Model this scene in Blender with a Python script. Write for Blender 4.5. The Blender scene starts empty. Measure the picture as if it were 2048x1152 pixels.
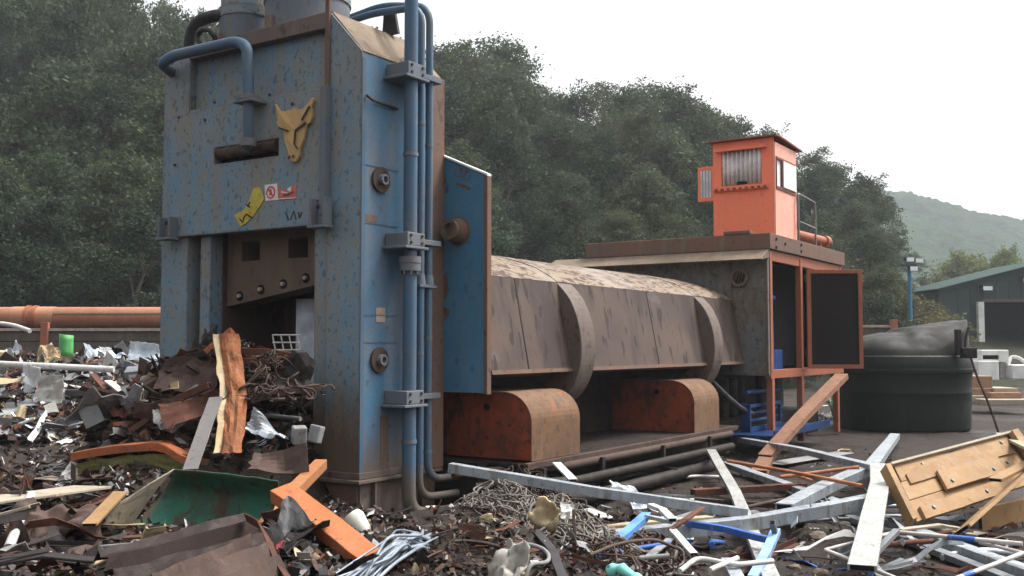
import bpy, bmesh, math, random
import numpy as np
from mathutils import Vector, Matrix, noise

SC = bpy.context.scene
COL = SC.collection
PI = math.pi
R = math.radians
random.seed(7)
rng = np.random.default_rng(11)

# ------------------------------------------------------------------ camera, sky, sun, exposure
FPX, CAMZ, PITCH = 2046.0, 1.7, math.atan((690 - 576) / 2046.0)
cam_d = bpy.data.cameras.new('camera')
cam_d.sensor_width = 36.0
cam_d.lens = 36.0 * FPX / 2048.0
cam_d.clip_start, cam_d.clip_end = 0.1, 5000
cam = bpy.data.objects.new('camera', cam_d)
COL.objects.link(cam)
cam.location = (0, 0, CAMZ)
cam.rotation_euler = (PI / 2 + PITCH, 0, 0)
SC.camera = cam

SUN_EL, SUN_AZ = R(58), R(70)          # azimuth measured from +Y (view direction) towards +X
world = bpy.data.worlds.new('World')
SC.world = world
world.use_nodes = True
wn = world.node_tree
wn.nodes.clear()
sky = wn.nodes.new('ShaderNodeTexSky')
sky.sky_type = 'NISHITA'
sky.sun_disc = False
sky.sun_elevation = SUN_EL
sky.sun_rotation = SUN_AZ
sky.air_density = 1.6
sky.dust_density = 8.0
sky.ozone_density = 0.6
hs = wn.nodes.new('ShaderNodeHueSaturation')
hs.inputs['Saturation'].default_value = 0.16
bg = wn.nodes.new('ShaderNodeBackground')
bg.inputs['Strength'].default_value = 0.15
wo = wn.nodes.new('ShaderNodeOutputWorld')
wn.links.new(sky.outputs[0], hs.inputs['Color'])
wn.links.new(hs.outputs[0], bg.inputs['Color'])
wn.links.new(bg.outputs[0], wo.inputs['Surface'])

sd = bpy.data.lights.new('sun', 'SUN')
sd.energy = 2.0
sd.angle = R(14)
sd.color = (1.0, 0.96, 0.9)
sun = bpy.data.objects.new('sun', sd)
COL.objects.link(sun)
sdir = Vector((math.sin(SUN_AZ) * math.cos(SUN_EL), math.cos(SUN_AZ) * math.cos(SUN_EL), math.sin(SUN_EL)))
sun.rotation_euler = sdir.to_track_quat('Z', 'Y').to_euler()

SC.view_settings.view_transform = 'Standard'
SC.view_settings.look = 'None'
SC.view_settings.exposure = 1.1
SC.view_settings.gamma = 1.0
SC.render.engine = 'CYCLES'
SC.cycles.use_denoising = True
SC.cycles.max_bounces = 5
SC.cycles.diffuse_bounces = 3
SC.cycles.volume_bounces = 0

# ------------------------------------------------------------------ frames of reference
TH = R(56.9)
MX = Vector((math.cos(TH), math.sin(TH), 0))      # long axis of the machine
NY = Vector((-math.sin(TH), math.cos(TH), 0))     # across the machine
OR = Vector((-1.43674559, 9.6536207, 0))          # front right foot of the tower


def ray(px, py):
    a = Vector(((px - 1024) / FPX, 1, (576 - py) / FPX))
    c, s = math.cos(PITCH), math.sin(PITCH)
    return Vector((a.x, a.y * c - a.z * s, a.y * s + a.z * c))


def W(px, py, z):                                  # world point at height z
    r = ray(px, py)
    return Vector((0, 0, CAMZ)) + r * ((z - CAMZ) / r.z)


def WD(px, py, d):                                 # world point at depth d
    r = ray(px, py)
    return Vector((0, 0, CAMZ)) + r * (d / r.y)


def L(px, py, X=None, Y=None):                     # point of the machine's own frame on a plane of it
    r = ray(px, py)
    c0 = Vector((0, 0, CAMZ)) - OR
    cx, cy, dx, dy = c0.dot(MX), c0.dot(NY), r.dot(MX), r.dot(NY)
    t = (X - cx) / dx if X is not None else (Y - cy) / dy
    return Vector((cx + t * dx, cy + t * dy, CAMZ + t * r.z))


def loc2w(x, y, z=0):
    return OR + MX * x + NY * y + Vector((0, 0, z))


def sst(a, b, x):
    t = min(1, max(0, (x - a) / (b - a)))
    return t * t * (3 - 2 * t)


def gh(x, y):                                      # height of the yard with its heaps
    dx, dy = x - OR.x, y - OR.y
    lx, ly = dx * MX.x + dy * MX.y, dx * NY.x + dy * NY.y
    z = 0.035 * noise.noise(Vector((x * .9, y * .9, 0))) + 0.02 * noise.noise(Vector((x * 3, y * 3, 4)))
    if y > 60:
        return z * 0.3
    far = sst(3.4, 5.2, ly) * sst(15.8, 24.0, y) * (1 - sst(27, 29, y)) * sst(-34, -26, x)
    z += 1.4 * far * (1 + .12 * noise.noise(Vector((x * .6, y * .6, 9))))
    e = ((lx + 0.35) / 1.0) ** 2 + ((ly - 1.5) / (1.15 if ly < 1.5 else 1.25)) ** 2
    z += 1.58 * math.exp(-e * 1.0) * (sst(-.15, .8, ly) if y < 12 else 1)
    if y < 14: z += .02 * noise.noise(Vector((x * 5, y * 5, 1)))
    near = 1 - sst(-0.8, 1.5, x)
    clear = 1 - sst(-1.5, -.7, lx) * (1 - sst(.55, 1.0, ly))
    z += 0.46 * near * clear * (1 - sst(8.6, 11.4, y)) * sst(-14, -9, x) * (1 + .2 * noise.noise(Vector((x, y, 2))))
    z += 0.26 * math.exp(-(((x - .25) / .9) ** 2 + ((y - 7.4) / .8) ** 2))
    return z


def hit(px, py):                                   # where a view ray meets the yard
    r = ray(px, py)
    p = Vector((0, 0, CAMZ))
    t = 3.0
    while t < 70:
        q = p + r * t
        if q.z < gh(q.x, q.y):
            return q
        t += 0.06 + t * .004
    return None


# ------------------------------------------------------------------ object helpers
def tag(o, label=None, cat=None, group=None, kind=None):
    if label: o['label'] = label
    if cat: o['category'] = cat
    if group: o['group'] = group
    if kind: o['kind'] = kind
    return o


def thing(name, label, cat, loc=(0, 0, 0), rotz=0, group=None):
    o = bpy.data.objects.new(name, None)
    o.empty_display_size = 0.2
    COL.objects.link(o)
    o.location = loc
    o.rotation_euler = (0, 0, rotz)
    return tag(o, label, cat, group)


def fil(pts, r, n=6):                              # round the corners of a polyline
    pts = [Vector(p) for p in pts]
    out = [pts[0]]
    for i in range(1, len(pts) - 1):
        a, b, c = pts[i - 1], pts[i], pts[i + 1]
        d1, d2 = (a - b), (c - b)
        k = min(r, d1.length * .48, d2.length * .48)
        s, e = b + d1.normalized() * k, b + d2.normalized() * k
        for j in range(n + 1):
            t = j / n
            out.append(s * (1 - t) ** 2 + b * 2 * t * (1 - t) + e * t * t)
    out.append(pts[-1])
    return out


class MB:
    def __init__(self):
        self.v, self.f, self.s = [], [], []

    def add(self, vs, fs, smooth=False):
        k = len(self.v)
        self.v += [tuple(v) for v in vs]
        self.f += [tuple(i + k for i in f) for f in fs]
        self.s += [smooth] * len(fs)
        return self

    def box(self, x0, x1, y0, y1, z0, z1, M=None):
        vs = [Vector((x, y, z)) for x in (x0, x1) for y in (y0, y1) for z in (z0, z1)]
        if M is not None: vs = [M @ v for v in vs]
        return self.add(vs, [(0, 1, 3, 2), (4, 6, 7, 5), (0, 4, 5, 1), (2, 3, 7, 6), (0, 2, 6, 4), (1, 5, 7, 3)])

    def sweep(self, prof, p0, p1, up=(0, 0, 1), prof1=None):   # closed outline swept from p0 to p1
        p0, p1 = Vector(p0), Vector(p1)
        t = (p1 - p0).normalized()
        u = Vector(up).cross(t)
        if u.length < 1e-4: u = Vector((1, 0, 0)).cross(t)
        u.normalize()
        w = t.cross(u)
        n = len(prof)
        vs = [p0 + u * a + w * b for a, b in prof] + [p1 + u * a + w * b for a, b in (prof1 or prof)]
        fs = [(i, (i + 1) % n, n + (i + 1) % n, n + i) for i in range(n)]
        fs += [tuple(range(n - 1, -1, -1)), tuple(range(n, 2 * n))]
        return self.add(vs, fs)

    def beam(self, p0, p1, w, h, up=(0, 0, 1)):
        return self.sweep([(-w / 2, -h / 2), (w / 2, -h / 2), (w / 2, h / 2), (-w / 2, h / 2)], p0, p1, up)

    def tube(self, pts, r, seg=10, cap=True):
        pts = [Vector(p) for p in pts]
        n = len(pts)
        rr = r if hasattr(r, '__len__') else [r] * n
        vs, u = [], None
        for i, p in enumerate(pts):
            t = (pts[min(i + 1, n - 1)] - pts[max(i - 1, 0)]).normalized()
            if u is None:
                u = t.orthogonal().normalized()
            else:
                u = (u - t * u.dot(t))
                u = u.normalized() if u.length > 1e-5 else t.orthogonal().normalized()
            w = t.cross(u)
            vs += [p + (u * math.cos(2 * PI * k / seg) + w * math.sin(2 * PI * k / seg)) * rr[i] for k in range(seg)]
        fs = [(i * seg + k, i * seg + (k + 1) % seg, (i + 1) * seg + (k + 1) % seg, (i + 1) * seg + k)
              for i in range(n - 1) for k in range(seg)]
        self.add(vs, fs, True)
        if cap:
            self.add(vs[:seg], [tuple(range(seg - 1, -1, -1))])
            self.add(vs[-seg:], [tuple(range(seg))])
        return self

    def cyl(self, p0, p1, r0, r1=None, seg=24, cap=True):
        return self.tube([p0, p1], [r0, r0 if r1 is None else r1], seg, cap)

    def ring(self, p0, p1, ro, ri, seg=24):        # hollow cylinder
        self.cyl(p0, p1, ro, ro, seg, False)
        self.cyl(p1, p0, ri, ri, seg, False)
        p0, p1 = Vector(p0), Vector(p1)
        t = (p1 - p0).normalized()
        u = t.orthogonal().normalized()
        w = t.cross(u)
        for p, sgn in ((p0, -1), (p1, 1)):
            a = [p + (u * math.cos(2 * PI * k / seg) + w * math.sin(2 * PI * k / seg)) * ro for k in range(seg)]
            b = [p + (u * math.cos(2 * PI * k / seg) + w * math.sin(2 * PI * k / seg)) * ri for k in range(seg)]
            fs = [(k, (k + 1) % seg, seg + (k + 1) % seg, seg + k) for k in range(seg)]
            if sgn < 0: fs = [f[::-1] for f in fs]
            self.add(a + b, fs)
        return self

    def prism(self, poly, place, d0, d1):          # outline (a, b) placed by place(a, b, d)
        n = len(poly)
        vs = [place(a, b, d0) for a, b in poly] + [place(a, b, d1) for a, b in poly]
        fs = [(i, (i + 1) % n, n + (i + 1) % n, n + i) for i in range(n)]
        fs += [tuple(range(n - 1, -1, -1)), tuple(range(n, 2 * n))]
        return self.add(vs, fs)

    def cells(self, us, vs_, filled, place, w0, w1):   # slab on a grid with holes, outer faces only
        nu, nv = len(us) - 1, len(vs_) - 1
        F = lambda i, j: 0 <= i < nu and 0 <= j < nv and filled(i, j)
        for i in range(nu):
            for j in range(nv):
                if not F(i, j): continue
                a, b, c, d = us[i], us[i + 1], vs_[j], vs_[j + 1]
                for w in (w0, w1):
                    self.add([place(a, c, w), place(b, c, w), place(b, d, w), place(a, d, w)], [(0, 1, 2, 3)])
                for ok, p, q in ((F(i - 1, j), (a, c), (a, d)), (F(i + 1, j), (b, c), (b, d)),
                                 (F(i, j - 1), (a, c), (b, c)), (F(i, j + 1), (a, d), (b, d))):
                    if not ok:
                        self.add([place(*p, w0), place(*q, w0), place(*q, w1), place(*p, w1)], [(0, 1, 2, 3)])
        return self

    def grid(self, fn, nu, nv, smooth=False):
        vs = [fn(i / nu, j / nv) for i in range(nu + 1) for j in range(nv + 1)]
        fs = [(i * (nv + 1) + j, (i + 1) * (nv + 1) + j, (i + 1) * (nv + 1) + j + 1, i * (nv + 1) + j + 1)
              for i in range(nu) for j in range(nv)]
        return self.add(vs, fs, smooth)

    def mesh(self, name, mat, weld=False):
        me = bpy.data.meshes.new(name)
        me.from_pydata(self.v, [], self.f)
        for i, s in enumerate(self.s):
            if s: me.polygons[i].use_smooth = True
        bm = bmesh.new()
        bm.from_mesh(me)
        if weld: bmesh.ops.remove_doubles(bm, verts=bm.verts, dist=1e-5)
        bmesh.ops.recalc_face_normals(bm, faces=bm.faces)
        bm.to_mesh(me)
        bm.free()
        if mat: me.materials.append(mat)
        return me

    def build(self, name, mat, parent=None, bevel=0, solid=0, weld=False):
        me = self.mesh(name, mat, weld or solid > 0)
        o = bpy.data.objects.new(name, me)
        COL.objects.link(o)
        if parent is not None: o.parent = parent
        if solid:
            m = o.modifiers.new('s', 'SOLIDIFY'); m.thickness = solid; m.offset = 0
        if bevel:
            m = o.modifiers.new('b', 'BEVEL'); m.width = bevel; m.segments = 2
            m.limit_method = 'ANGLE'; m.angle_limit = R(40)
        return o


# ------------------------------------------------------------------ materials
def lin(r, g, b):
    f = lambda c: (c / 255 / 12.92) if c <= 10 else ((c / 255 + .055) / 1.055) ** 2.4
    return (f(r), f(g), f(b), 1)


class NT:
    def __init__(self, name):
        self.m = bpy.data.materials.new(name)
        self.m.use_nodes = True
        self.t = self.m.node_tree
        self.b = self.t.nodes['Principled BSDF']
        self.tc = self.t.nodes.new('ShaderNodeTexCoord')
        self.oi = None

    def n(self, kind, **kw):
        x = self.t.nodes.new(kind)
        for k, v in kw.items(): setattr(x, k, v)
        return x

    def l(self, a, b): self.t.links.new(a, b)

    def coord(self, scale=(1, 1, 1), rnd=True):
        mp = self.n('ShaderNodeMapping')
        mp.inputs['Scale'].default_value = scale
        if rnd:
            if self.oi is None: self.oi = self.n('ShaderNodeObjectInfo')
            c = self.n('ShaderNodeMath', operation='MULTIPLY'); c.inputs[1].default_value = 37.0
            self.l(self.oi.outputs['Random'], c.inputs[0])
            self.l(c.outputs[0], mp.inputs['Location'])
        self.l(self.tc.outputs['Object'], mp.inputs['Vector'])
        return mp.outputs[0]

    def noise(self, scale, detail=4, rough=.55, stretch=(1, 1, 1), rnd=False, dist=0):
        x = self.n('ShaderNodeTexNoise')
        x.inputs['Scale'].default_value = scale
        x.inputs['Detail'].default_value = detail
        x.inputs['Roughness'].default_value = rough
        x.inputs['Distortion'].default_value = dist
        self.l(self.coord(stretch, rnd), x.inputs['Vector'])
        return x.outputs['Fac']

    def ramp(self, fac, a, b, ca=(0, 0, 0, 1), cb=(1, 1, 1, 1)):
        x = self.n('ShaderNodeValToRGB')
        e = x.color_ramp.elements
        e[0].position, e[1].position = a, b
        e[0].color, e[1].color = ca, cb
        self.l(fac, x.inputs[0])
        return x.outputs[0]

    def mix(self, fac, a, b, mode='MIX'):
        x = self.n('ShaderNodeMix', data_type='RGBA', blend_type=mode)
        if isinstance(fac, (int, float)): x.inputs[0].default_value = fac
        else: self.l(fac, x.inputs[0])
        for s, v in ((6, a), (7, b)):
            if isinstance(v, tuple): x.inputs[s].default_value = v
            else: self.l(v, x.inputs[s])
        return x.outputs[2]

    def mul(self, a, b, op='MULTIPLY'):
        x = self.n('ShaderNodeMath', operation=op)
        for i, v in enumerate((a, b)):
            if isinstance(v, (int, float)): x.inputs[i].default_value = v
            else: self.l(v, x.inputs[i])
        return x.outputs[0]

    def out(self, col, rough=.7, metal=0.0, bump=None, strength=.3, dist=.01, spec=.14):
        self.b.inputs['Specular IOR Level'].default_value = spec
        if isinstance(col, tuple): self.b.inputs['Base Color'].default_value = col
        else: self.l(col, self.b.inputs['Base Color'])
        if isinstance(rough, (int, float)): self.b.inputs['Roughness'].default_value = rough
        else: self.l(rough, self.b.inputs['Roughness'])
        self.b.inputs['Metallic'].default_value = metal
        if bump is not None:
            bn = self.n('ShaderNodeBump')
            bn.inputs['Strength'].default_value = strength
            bn.inputs['Distance'].default_value = dist
            self.l(bump, bn.inputs['Height'])
            self.l(bn.outputs[0], self.b.inputs['Normal'])
        return self.m


def paint(name, base, base2, dirt, spot, rust, dirt_amt=.5, spot_amt=.5, rust_amt=.3, rough=.6, rnd=False, scale=1.0, metal=0.0, mud=None, mottle=None, spotscale=13, edge=0.0):
    """weathered paint or plate: two tones, streaked dirt, splashed spots, rust patches"""
    N = NT(name)
    big = N.noise(1.3 * scale, 5, .6, rnd=rnd)
    col = N.mix(N.ramp(big, .4, .62), base, base2)
    st = N.noise(3.5 * scale, 5, .62, (1.6, 1.6, .22), rnd)
    col = N.mix(N.mul(N.ramp(st, .66 - .3 * dirt_amt, .86 - .3 * dirt_amt), .85), col, dirt)
    if mottle is not None:                         # dried splashes, thumb sized
        m1 = N.noise(mottle[1], 3, .55, (1, 1, .7), rnd, .5)
        m2 = N.noise(.8, 3, .6, rnd=rnd)
        col = N.mix(N.mul(N.ramp(m1, .47, .56), N.mul(N.ramp(m2, .2, .75), .75)), col, mottle[0])
    ru = N.noise(2.6 * scale, 7, .68, (1.2, 1.2, .6), rnd, .6)
    rmask = N.ramp(ru, .72 - .22 * rust_amt, .77 - .2 * rust_amt)
    col = N.mix(N.mul(rmask, .9), col, rust)
    if mud is not None:                            # splashed mud that stays where it dried
        sx = N.n('ShaderNodeSeparateXYZ')
        N.l(N.tc.outputs['Object'], sx.inputs[0])
        z = N.mul(sx.outputs[2], -1.0 / mud[1])
        z = N.mul(z, mud[0] / mud[1] + .5, 'ADD')
        z = N.mul(z, N.mul(N.noise(2.2, 6, .7, (1, 1, .4)), 1.5), 'MULTIPLY')
        col = N.mix(N.ramp(z, .3, .62), col, mud[2])
    if edge:                                       # paint worn to rust along the edges
        bv = N.n('ShaderNodeBevel', samples=4)
        bv.inputs['Radius'].default_value = edge
        ge = N.n('ShaderNodeNewGeometry')
        dp = N.n('ShaderNodeVectorMath', operation='DOT_PRODUCT')
        N.l(bv.outputs[0], dp.inputs[0]); N.l(ge.outputs['Normal'], dp.inputs[1])
        ed = N.mul(1.0, dp.outputs['Value'], 'SUBTRACT')
        ed = N.mul(N.ramp(ed, .01, .16), N.ramp(N.noise(7, 5, .7, rnd=rnd), .38, .58))
        col = N.mix(N.mul(ed, .9), col, rust)
    sp = N.noise(spotscale * scale, 3, .5, (1, 1, .72), rnd, .2)
    gate_ = N.mul(N.ramp(N.noise(2.1 * scale, 3, .6, rnd=rnd), .35, .65), .05)
    smask = N.ramp(N.mul(sp, gate_, 'ADD'), .68 - .12 * spot_amt, .76 - .12 * spot_amt)
    col = N.mix(N.mul(smask, .65), col, spot)
    fine = N.noise(60 * scale, 3, .6, rnd=rnd)
    col = N.mix(.35, col, N.ramp(fine, .2, .8, (.35, .35, .35, 1), (1.25, 1.25, 1.25, 1)), 'MULTIPLY')
    rg = N.ramp(N.noise(5 * scale, 4, .6, rnd=rnd), .3, .7, (rough - .12,) * 3 + (1,), (min(1, rough + .15),) * 3 + (1,))
    return N.out(col, rg, metal, N.mul(N.mul(ru, fine), 1.0), .35, .012)


def plain(name, col, rough=.6, metal=0.0, var=.35, scale=8, bump=.2):
    N = NT(name)
    f = N.noise(scale, 5, .6, rnd=True)
    a = tuple(c * (1 - var) for c in col[:3]) + (1,)
    b = tuple(min(1, c * (1 + var)) for c in col[:3]) + (1,)
    return N.out(N.ramp(f, .3, .7, a, b), rough, metal, f, bump, .01)


BLUE = paint('faded_blue_paint', (.13, .218, .295, 1), (.18, .23, .26, 1), (.215, .19, .155, 1), (.055, .09, .13, 1), (.15, .075, .045, 1),
                 .70, .62, .42, .62, mud=(1.35, 1.7, (.13, .095, .067, 1)), mottle=((.215, .20, .175, 1), 9), spotscale=20, edge=.05)
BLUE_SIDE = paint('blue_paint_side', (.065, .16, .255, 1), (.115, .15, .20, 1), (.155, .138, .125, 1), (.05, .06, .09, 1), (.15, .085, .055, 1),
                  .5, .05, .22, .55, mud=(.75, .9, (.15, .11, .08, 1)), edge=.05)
BLUE_WING = paint('clear_blue_paint', (.055, .165, .265, 1), (.08, .185, .28, 1), (.15, .165, .17, 1), (.05, .10, .15, 1), (.2, .11, .08, 1),
                  .4, .12, .2, .5, edge=.04)
BLUE_PIPE = paint('blue_pipe_paint', (.062, .118, .185, 1), (.095, .122, .155, 1), (.12, .108, .098, 1), (.06, .08, .12, 1), (.13, .08, .06, 1),
                  .35, .1, .15, .5, scale=1.6, mud=(.5, .6, (.12, .105, .09, 1)))
BLUE_GREY = paint('dusty_blue_casting', (.115, .135, .17, 1), (.14, .148, .16, 1), (.16, .142, .118, 1), (.07, .08, .1, 1), (.14, .09, .06, 1),
                  .5, .3, .12, .65, scale=1.5)
DIRTSTEEL = paint('dirty_steel', (.11, .083, .072, 1), (.135, .108, .094, 1), (.16, .13, .105, 1), (.05, .036, .032, 1), (.11, .06, .042, 1),
                  .5, .5, .3, .6)
DARKRUST = paint('dark_rust', (.05, .033, .028, 1), (.075, .05, .041, 1), (.095, .072, .058, 1), (.035, .025, .022, 1), (.15, .075, .042, 1),
                 .4, .35, .35, .75, rnd=True, scale=1.6)
BLADE = paint('worn_blade_plate', (.12, .085, .063, 1), (.105, .07, .052, 1), (.16, .125, .085, 1), (.06, .045, .04, 1), (.19, .095, .06, 1), .5, .3, .35, .6)
EDGE = paint('rusty_edge', (.155, .088, .064, 1), (.13, .09, .073, 1), (.17, .135, .108, 1), (.06, .04, .033, 1), (.19, .085, .05, 1), .4, .3, .4, .75)
DIRTTOP = paint('dirt_covered_plate', (.20, .155, .112, 1), (.14, .105, .078, 1), (.24, .195, .145, 1), (.12, .085, .065, 1), (.2, .13, .09, 1), .4, .5, .2, .85)
BARREL = None
ORANGE_DARK = paint('dirty_red_orange_paint', (.28, .058, .026, 1), (.17, .042, .025, 1), (.035, .023, .020, 1), (.03, .018, .015, 1), (.075, .035, .025, 1),
                      .12, .6, .75, .6, mottle=((.075, .034, .024, 1), 6), rnd=False)
FOOT_END = paint('mud_covered_foot', (.165, .09, .05, 1), (.115, .066, .043, 1), (.165, .112, .073, 1), (.07, .046, .034, 1), (.22, .09, .05, 1), .6, .6, .5, .8, mottle=((.10, .07, .052, 1), 9), edge=.03)
SHADE_OILY = paint('shade_dark_oily_steel', (.016, .013, .012, 1), (.028, .021, .018, 1), (.05, .037, .03, 1), (.008, .007, .007, 1), (.045, .024, .016, 1), .4, .3, .3, .6, scale=2)  # oily steel, darkened further to paint the shade under the barrel
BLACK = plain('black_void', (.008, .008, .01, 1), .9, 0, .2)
DARKMETAL = plain('oily_dark_metal', (.035, .032, .034, 1), .45, .3, .4)
WOLF = paint('yellow_emblem_paint', (.50, .32, .135, 1), (.46, .30, .14, 1), (.40, .28, .14, 1), (.3, .17, .06, 1), (.3, .15, .06, 1), .3, .2, .05, .6, scale=3)
ORANGE = paint('orange_cabin_paint', (.90, .225, .125, 1), (.86, .23, .135, 1), (.74, .25, .15, 1), (.5, .13, .07, 1), (.3, .1, .06, 1), .2, .03, .1, .55, scale=1.2, edge=.03)
ORANGE_PALE = paint('glare_pale_orange_paint', (.80, .34, .25, 1), (.78, .37, .285, 1), (.76, .42, .34, 1), (.5, .2, .14, 1), (.36, .14, .09, 1), .25, .1, .04, .45)  # paler copy of the cabin orange, glare on the side painted in
REDROOF = paint('dull_red_roof', (.26, .085, .06, 1), (.22, .08, .06, 1), (.25, .13, .1, 1), (.12, .05, .04, 1), (.2, .08, .05, 1), .3, .2, .2, .7)
FRAMERED = paint('rusty_orange_frame', (.31, .105, .06, 1), (.27, .095, .06, 1), (.3, .17, .12, 1), (.12, .05, .035, 1), (.2, .08, .05, 1), .3, .2, .25, .6, scale=2)
HOUSE = paint('grey_green_worn_plate', (.125, .138, .132, 1), (.115, .09, .072, 1), (.16, .132, .105, 1), (.05, .052, .05, 1), (.12, .07, .048, 1), .6, .5, .45, .6, mottle=((.19, .195, .185, 1), 11), edge=.04)
MESHDOOR = plain('dark_radiator_mesh', (.013, .010, .009, 1), .8, 0, .4, 30)
GLASS = NT('window_glass')
GLASS.b.inputs['Roughness'].default_value = .08
GLASS.m = GLASS.out((.32, .36, .38, 1), .08, spec=.5)
CURTAIN = plain('ribbed_screen', (.60, .55, .55, 1), .5, 0, .3, 5)
WHITEFR = plain('pale_window_trim', (.72, .62, .58, 1), .5, 0, .12)
DARKTRIM = plain('dark_red_trim', (.16, .06, .05, 1), .6)
TANKBASE = paint('dark_green_plastic', (.013, .016, .015, 1), (.017, .02, .018, 1), (.03, .029, .026, 1), (.012, .014, .014, 1), (.04, .04, .035, 1), .3, .1, .1, .5)
TANKLID = paint('sun_bleached_plastic', (.018, .018, .0175, 1), (.028, .027, .025, 1), (.042, .039, .034, 1), (.05, .05, .05, 1), (.06, .06, .055, 1), .3, .2, .1, .6)
SHEDG = paint('green_cladding', (.045, .068, .068, 1), (.05, .065, .067, 1), (.07, .076, .078, 1), (.04, .06, .06, 1), (.07, .09, .085, 1), .3, .05, .05, .5)
GREENTRIM = plain('green_trim', (.014, .036, .029, 1), .8)
WHITE = plain('weathered_white', (.66, .66, .64, 1), .5, 0, .15, 4)
LAMPWHITE = plain('pale_lamp_glass', (.8, .82, .84, 1), .2, 0, .05)
MASTBLUE = plain('bright_blue_mast', (.04, .16, .28, 1), .5, 0, .1)
BIGPIPE = paint('rusted_big_pipe', (.30, .125, .07, 1), (.35, .16, .095, 1), (.36, .2, .13, 1), (.2, .09, .055, 1), (.24, .09, .05, 1), .35, .1, .25, .8)
PALERUST = paint('pale_rust_sleeve', (.42, .21, .125, 1), (.38, .18, .11, 1), (.36, .2, .13, 1), (.2, .09, .055, 1), (.24, .09, .05, 1), .35, .1, .25, .8)
SLEEPER = paint('old_sleeper_wood', (.085, .07, .058, 1), (.11, .092, .075, 1), (.13, .115, .095, 1), (.04, .033, .028, 1), (.07, .05, .04, 1), .5, .3, .2, .85, rnd=True)
PALECAP = plain('pale_capping', (.34, .27, .23, 1), .8, 0, .2)
SILVER = paint('galvanised_steel', (.27, .30, .335, 1), (.35, .38, .405, 1), (.15, .13, .11, 1), (.11, .10, .095, 1), (.17, .11, .075, 1), .55, .45, .22, .45, rnd=True, scale=2.2, metal=.35)
SILVER_D = paint('dull_grey_steel', (.15, .16, .175, 1), (.2, .208, .215, 1), (.13, .12, .11, 1), (.1, .1, .1, 1), (.2, .12, .08, 1), .4, .3, .2, .5, rnd=True, scale=2.2, metal=.3)
ALU = paint('speckled_aluminium', (.42, .43, .405, 1), (.34, .35, .33, 1), (.25, .245, .225, 1), (.12, .12, .11, 1), (.3, .28, .25, 1), .35, .75, .1, .4, rnd=True, scale=2.6, metal=.3)
TIMBER = paint('varnished_timber', (.29, .175, .082, 1), (.23, .135, .064, 1), (.30, .205, .115, 1), (.14, .09, .05, 1), (.26, .15, .07, 1), .4, .25, .15, .6, rnd=True, scale=1.6)
PLANKM = paint('grey_weathered_plank', (.30, .26, .2, 1), (.36, .315, .245, 1), (.24, .2, .155, 1), (.14, .11, .085, 1), (.2, .15, .1, 1), .4, .2, .2, .85, rnd=True, scale=2)
S_RUST = paint('scrap_rust', (.115, .046, .030, 1), (.075, .036, .027, 1), (.13, .07, .05, 1), (.03, .018, .015, 1), (.17, .065, .033, 1), .4, .3, .4, .8, rnd=True, scale=2)
S_BROWN = paint('scrap_brown', (.062, .039, .033, 1), (.085, .056, .047, 1), (.11, .082, .066, 1), (.028, .019, .017, 1), (.11, .048, .03, 1), .4, .3, .3, .7, rnd=True, scale=2)
S_DARK = paint('scrap_dark', (.020, .016, .016, 1), (.034, .028, .027, 1), (.05, .041, .037, 1), (.011, .010, .010, 1), (.05, .026, .018, 1), .4, .3, .3, .6, rnd=True, scale=2)
S_GREY = paint('scrap_grey', (.19, .19, .19, 1), (.26, .26, .265, 1), (.17, .15, .13, 1), (.1, .1, .1, 1), (.19, .12, .08, 1), .4, .3, .2, .55, rnd=True, scale=2)
S_WHITE = paint('scrap_white', (.44, .43, .41, 1), (.52, .52, .51, 1), (.27, .24, .2, 1), (.22, .2, .18, 1), (.25, .18, .12, 1), .35, .2, .15, .55, rnd=True, scale=2)
S_FOIL = paint('scrap_bright_sheet', (.46, .49, .53, 1), (.36, .4, .46, 1), (.35, .34, .33, 1), (.15, .16, .18, 1), (.25, .2, .16, 1), .3, .2, .08, .35, rnd=True, scale=2.4, metal=.45)
S_ORANGE = paint('scrap_orange', (.34, .098, .036, 1), (.27, .08, .035, 1), (.22, .11, .07, 1), (.09, .04, .025, 1), (.15, .058, .033, 1), .45, .4, .45, .7, rnd=True, scale=2, mottle=((.2, .085, .048, 1), 7))
S_TAN = paint('scrap_tan', (.36, .27, .16, 1), (.42, .34, .22, 1), (.28, .22, .15, 1), (.13, .1, .07, 1), (.26, .15, .08, 1), .4, .2, .25, .8, rnd=True, scale=2)
S_BLUE = paint('scrap_blue', (.035, .10, .33, 1), (.05, .13, .38, 1), (.3, .33, .4, 1), (.03, .06, .15, 1), (.15, .1, .09, 1), .3, .1, .1, .45, rnd=True, scale=2)
S_GREEN = paint('scrap_green_sheet', (.018, .10, .066, 1), (.032, .13, .085, 1), (.06, .062, .045, 1), (.012, .03, .024, 1), (.07, .04, .028, 1), .5, .3, .8, .55, rnd=False, scale=1.6, mottle=((.045, .05, .036, 1), 5), edge=.02)
S_LIME = plain('light_green_plastic', (.09, .30, .10, 1), .5, 0, .15)
S_TURQ = plain('turquoise_plastic', (.19, .52, .47, 1), .5, 0, .2)
S_OLIVE = paint('olive_lining', (.15, .14, .05, 1), (.10, .095, .045, 1), (.2, .17, .1, 1), (.05, .045, .03, 1), (.12, .07, .04, 1), .4, .4, .3, .8, rnd=True, scale=3)
S_PINK = plain('faded_red_sheet', (.42, .1, .11, 1), .5, 0, .25)
WIRE = paint('tangled_wire_grey', (.13, .12, .108, 1), (.17, .15, .13, 1), (.2, .17, .13, 1), (.06, .05, .045, 1), (.14, .085, .055, 1), .4, .2, .3, .6, rnd=False, scale=3)
STONE = plain('muddy_stone', (.16, .13, .105, 1), .9, 0, .3, 9, .6)
RED = plain('sign_red', (.5, .045, .035, 1), .5, 0, .15)
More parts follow.
